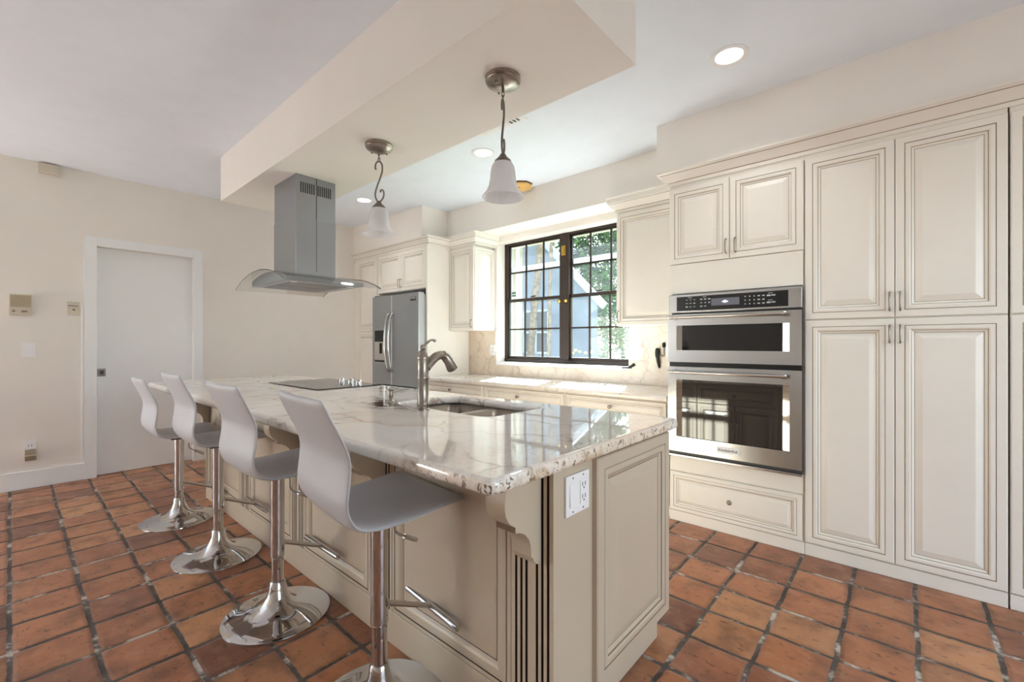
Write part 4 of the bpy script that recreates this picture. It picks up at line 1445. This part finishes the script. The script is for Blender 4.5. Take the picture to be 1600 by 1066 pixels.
# ------------------------------------------------------------------ ceiling fittings
def can(x, y, z, r, label, grp, power):
    t = thing('recessed_light', (x, y, z), label, 'recessed light', grp)
    MB().lathe([(r, -0.0005), (r, -0.004), (r * 0.93, -0.006), (r * 0.72, -0.003), (r * 0.70, -0.0005)], (x, y, z), 36).build('trim_ring', M['trimwhite'], t, smooth=40)
    MB().lathe([(r * 0.70, -0.001), (r * 0.40, -0.0015), (0.001, -0.0015)], (x, y, z), 30).build('lens', M['lamp'], t)
    light('lamp_light', 'SPOT', (0, 0, -0.02), power, (0.95, 0.98, 1.0), (0, 0, -1), t, spot_size=math.radians(130), spot_blend=0.8, shadow_soft_size=r * 0.7)
can(-0.672, 2.443, CH, 0.092, 'recessed ceiling light nearest the tall pantry cabinets', 'recessed ceiling lights', 9)
can(-2.443, 2.427, CH, 0.092, 'recessed ceiling light behind the nearer pendant', 'recessed ceiling lights', 9)
can(-4.173, 2.417, CH, 0.092, 'recessed ceiling light in front of the refrigerator cabinets', 'recessed ceiling lights', 9)
can(1.090, 2.443, CH, 0.092, 'recessed ceiling light out of frame beyond the pantry cupboards', 'recessed ceiling lights', 9)
can(-3.000, 3.400, 2.335, 0.055, 'small recessed light above the left half of window', 'small lights above the window', 0.6)
can(-2.170, 3.400, 2.335, 0.055, 'small recessed light above the right half of window', 'small lights above the window', 0.6)

vt = thing('ceiling_vent', (-2.05, 2.15, CH), 'white ceiling air vent partly hidden by the beam', 'air vent')
boxo('vent_frame', -2.240, -1.850, 2.06, 2.245, CH - 0.006, CH - 0.0003, M['trimwhite'], vt, 0.002)
w = MB()
for i in range(11):
    x = -2.205 + i * 0.030
    w.box(x, x + 0.014, 2.085, 2.222, CH - 0.0072, CH - 0.0055, 0 if i < 8 else 1)
w.build('louvre', [M['plate'], M['slot']], vt)
dt = thing('smoke_detector', (-2.66, 3.14, CH), 'yellowed octagonal detector on ceiling by the window bulkhead', 'detector')
oct_ = [(-2.66 + 0.105 * math.cos(PI / 8 + i * PI / 4), 3.14 + 0.105 * math.sin(PI / 8 + i * PI / 4)) for i in range(8)]
MB().prism([(x, y, CH - 0.010) for x, y in oct_], (0, 0, 0.0095)).build('mount_rim', M['amberdark'], dt)
MB().prism([(x, y, CH - 0.036) for x, y in [(-2.66 + (a + 2.66) * 0.96, 3.14 + (b - 3.14) * 0.96) for a, b in oct_]], (0, 0, 0.026)).build('cover', M['amber'], dt, bevel=0.006)
MB().lathe([(0.008, CH - 0.036), (0.006, CH - 0.038)], (-2.66, 3.11, 0), 12, capt=True).build('test_button', M['amberdark'], dt)

# ------------------------------------------------------------------ outside the window
struct(boxo('ground', -60, 40, YB + 0.25, 70, -0.25, -0.12, M['grass']), 'green lawn outside the kitchen window', 'lawn')
w = MB()
w.box(-9, 4, YB + 0.25, 3.92, 2.290, 2.34)
w.box(-9, 4, 3.90, 3.94, 2.282, 2.50)
struct(w.build('roof_overhang', M['eave']), 'beige roof overhang outside above the kitchen window', 'eave')
cw = MB()
cw.box(-5.02, -4.80, 5.44, 5.62, -0.12, 3.4)
cw.box(-4.79, -4.70, 5.50, 5.58, -0.12, 3.4, 1)
tag(cw.build('porch_post', [M['post'], M['post']], bevel=0.006), 'pale porch post outside the left edge of window', 'post')
nh = thing('neighbour_house', (-9, 11, -0.12), 'pale grey gabled house across the garden', 'house')
HY = 9.0
gx, gz, ex, ez = -8.0, 4.90, -5.31, 2.21
MB().prism([(gx * 2 - ex, HY, -0.12), (ex, HY, -0.12), (ex, HY, ez), (gx, HY, gz), (gx * 2 - ex, HY, ez)], (-2.3, 3.5, 0)).build('house_wall', M['stucco'], nh)
w = MB()
d_ = Vector((1, 0, -1)).normalized()
n_ = Vector((1, 0, 1)).normalized()
for sg in (1, -1):
    a = Vector((gx, HY - 0.25, gz + 0.02))
    b = Vector((gx + sg * (ex - gx + 0.28), HY - 0.25, ez - 0.28 + 0.02))
    nn = Vector((sg * n_.x, 0, n_.z)) * 0.14
    w.prism([a, b, b + nn, a + nn], (-2.5, 3.8, 0))
w.build('roof', M['roof'], nh)
w = MB()
for sg in (1, -1):
    a = Vector((gx, HY - 0.30, gz + 0.0))
    b = Vector((gx + sg * (ex - gx + 0.28), HY - 0.30, ez - 0.28))
    nn = Vector((sg * n_.x, 0, n_.z)) * 0.16
    w.prism([a, b, b + nn, a + nn], (0, 0.06, 0))
w.build('fascia', M['fascia'], nh)
hw = MB()
hw.box(-7.46, -6.70, HY - 0.03, HY + 0.02, 0.95, 1.96)
hw2 = hw.build('window', M['darkgrey'], nh)
w = MB()
for x in (-7.50, -7.10, -6.70):
    w.box(x - 0.03, x + 0.03, HY - 0.05, HY, 0.92, 2.0)
for z in (0.92, 1.45, 2.0):
    w.box(-7.50, -6.70, HY - 0.05, HY, z - 0.025, z + 0.025)
w.build('window_bars', M['fascia'], hw2)

def leaf_cloud(centres, count, size, seed):
    rr = random.Random(seed)
    mb = MB()
    for _ in range(count):
        cx_, cy_, cz_, rx, ry, rz = rr.choice(centres)
        while True:
            q = Vector((rr.uniform(-1, 1), rr.uniform(-1, 1), rr.uniform(-1, 1)))
            if q.length <= 1:
                break
        if q.length > 1e-3:
            q = q.normalized() * q.length ** 0.5
        p = Vector((cx_ + q.x * rx, cy_ + q.y * ry, cz_ + q.z * rz))
        a = Vector((rr.uniform(-1, 1), rr.uniform(-1, 1), rr.uniform(-0.6, 0.6))).normalized()
        b = a.cross(Vector((rr.uniform(-1, 1), rr.uniform(-1, 1), rr.uniform(-1, 1)))).normalized()
        s_ = size * rr.uniform(0.6, 1.3)
        i0 = len(mb.v)
        mb.v += [p - a * s_, p + b * s_ * 0.42, p + a * s_, p - b * s_ * 0.42]
        mb.f.append([i0, i0 + 1, i0 + 2, i0 + 3])
        mb.m.append(0 if rr.random() < 0.62 else 1)
    return mb

def tree(x, y, h, centres, count, size, seed, label, r=0.16, mats=None):
    t = thing('tree', (x, y, -0.12), label, 'tree', 'trees across the garden')
    rr = random.Random(seed)
    k = MB()
    k.tube(smooth_path([(x, y, -0.14), (x + 0.1, y, h * 0.3), (x - 0.05, y + 0.1, h * 0.62), (x + 0.15, y, h)], 4), [r * (1 - 0.05 * i) for i in range(13)], 10)
    for c in centres[:6]:
        k.tube([(x, y, h * rr.uniform(0.4, 0.7)), ((x + c[0]) / 2, (y + c[1]) / 2, c[2] - c[5] * 0.4), (c[0], c[1], c[2])], [r * 0.45, r * 0.3, r * 0.12], 8)
    k.build('trunk', M['bark'], t, smooth=60)
    leaf_cloud(centres, count, size, seed + 1).build('foliage', mats or [M['leafdark'], M['leaflight']], t, recalc=False)
    return t
tree(-8.6, 15.0, 3.6, [(-10.4, 15, 5.0, 1.0, 1.0, 0.9), (-9.4, 15, 5.1, 1.1, 1.0, 0.9), (-8.4, 15, 5.3, 1.1, 1.0, 0.9), (-7.4, 14.8, 5.3, 1.1, 1.0, 0.9), (-10.2, 15.2, 4.0, 1.0, 1.0, 0.8), (-8.7, 15.0, 4.2, 1.0, 1.0, 0.7), (-6.5, 14.8, 5.0, 0.9, 0.9, 0.9)], 11000, 0.095, 11,
     'broad green tree with dark leaves behind the neighbour house')
tree(-7.3, 13.9, 2.2, [(-7.5, 13.6, 2.2, 0.9, 0.8, 1.0), (-6.7, 13.4, 1.6, 0.9, 0.8, 1.1), (-8.0, 13.8, 2.8, 0.8, 0.8, 0.7), (-7.4, 13.4, 3.2, 0.9, 0.8, 0.6), (-8.2, 13.6, 1.2, 0.7, 0.7, 0.8)], 5200, 0.07, 21,
     'pale green leafy tree right of the neighbour house', 0.09, [M['leaflight'], M['leafdark']])
tree(-9.5, 24.0, 2.6, [(-11.5, 24, 2.6, 1.8, 1.4, 1.8), (-9.2, 24, 2.8, 1.8, 1.4, 2.0), (-13.0, 25, 3.0, 1.6, 1.5, 2.0), (-7.4, 24, 2.4, 1.6, 1.4, 1.6)], 4200, 0.16, 31,
     'distant green tree at the far edge of the lawn', 0.2)

def palm(pts, r, label):
    t = thing('palm_trunk', pts[0], label, 'palm', 'palms outside the window')
    pth = smooth_path(pts, 10)
    mb = MB().tube(pth, [r * (1 + 0.10 * (i % 2) + 0.03 * math.sin(i * 1.7)) for i in range(len(pth))], 14)
    mb.build('trunk', M['palmbark'], t, smooth=50)
    return t
palm([(-6.02, 7.0, -0.12), (-5.97, 7.0, 1.1), (-5.93, 7.0, 2.9), (-5.90, 7.0, 5.2)], 0.034, 'thin rough palm trunk nearest the porch post')
palm([(-6.20, 7.5, -0.12), (-6.10, 7.5, 0.83), (-5.96, 7.5, 2.14), (-5.82, 7.5, 3.24), (-5.60, 7.5, 5.6)], 0.075, 'thick leaning palm trunk in front of grey house')
palm([(-5.72, 7.6, -0.12), (-5.66, 7.6, 1.2), (-5.62, 7.6, 2.9), (-5.50, 7.6, 5.3)], 0.036, 'slim palm trunk right of the thick palm')
sh_ = thing('flowering_shrub', (-3.2, 5.0, -0.12), 'low green shrub with yellow flowers under the window', 'shrub')
w = MB()
rr = random.Random(5)
for i in range(9):
    x, y = -3.2 + rr.uniform(-0.25, 0.25), 5.0 + rr.uniform(-0.15, 0.15)
    w.tube([(-3.2, 5.0, -0.12), (x, y, 0.4), (x + rr.uniform(-0.1, 0.1), y, 0.9)], 0.008, 6)
w.build('stem', M['bark'], sh_)
leaf_cloud([(-3.2, 5.0, 0.45, 0.45, 0.3, 0.45), (-3.0, 5.0, 0.7, 0.3, 0.2, 0.2)], 700, 0.05, 41).build('foliage', [M['leafdark'], M['leaflight']], sh_, recalc=False)
w = MB()
for i in range(9):
    x, z = -3.30 + i * 0.038 + rr.uniform(-0.01, 0.01), 1.05 + rr.uniform(-0.03, 0.03)
    if i in (3, 4, 6):
        continue
    w.lathe([(0.004, -0.012), (0.022, 0.0), (0.018, 0.012), (0.004, 0.016)], (x, 4.97 + rr.uniform(-0.05, 0.05), z), 8, capb=True, capt=True)
w.build('flower', M['yellow'], sh_, smooth=50)
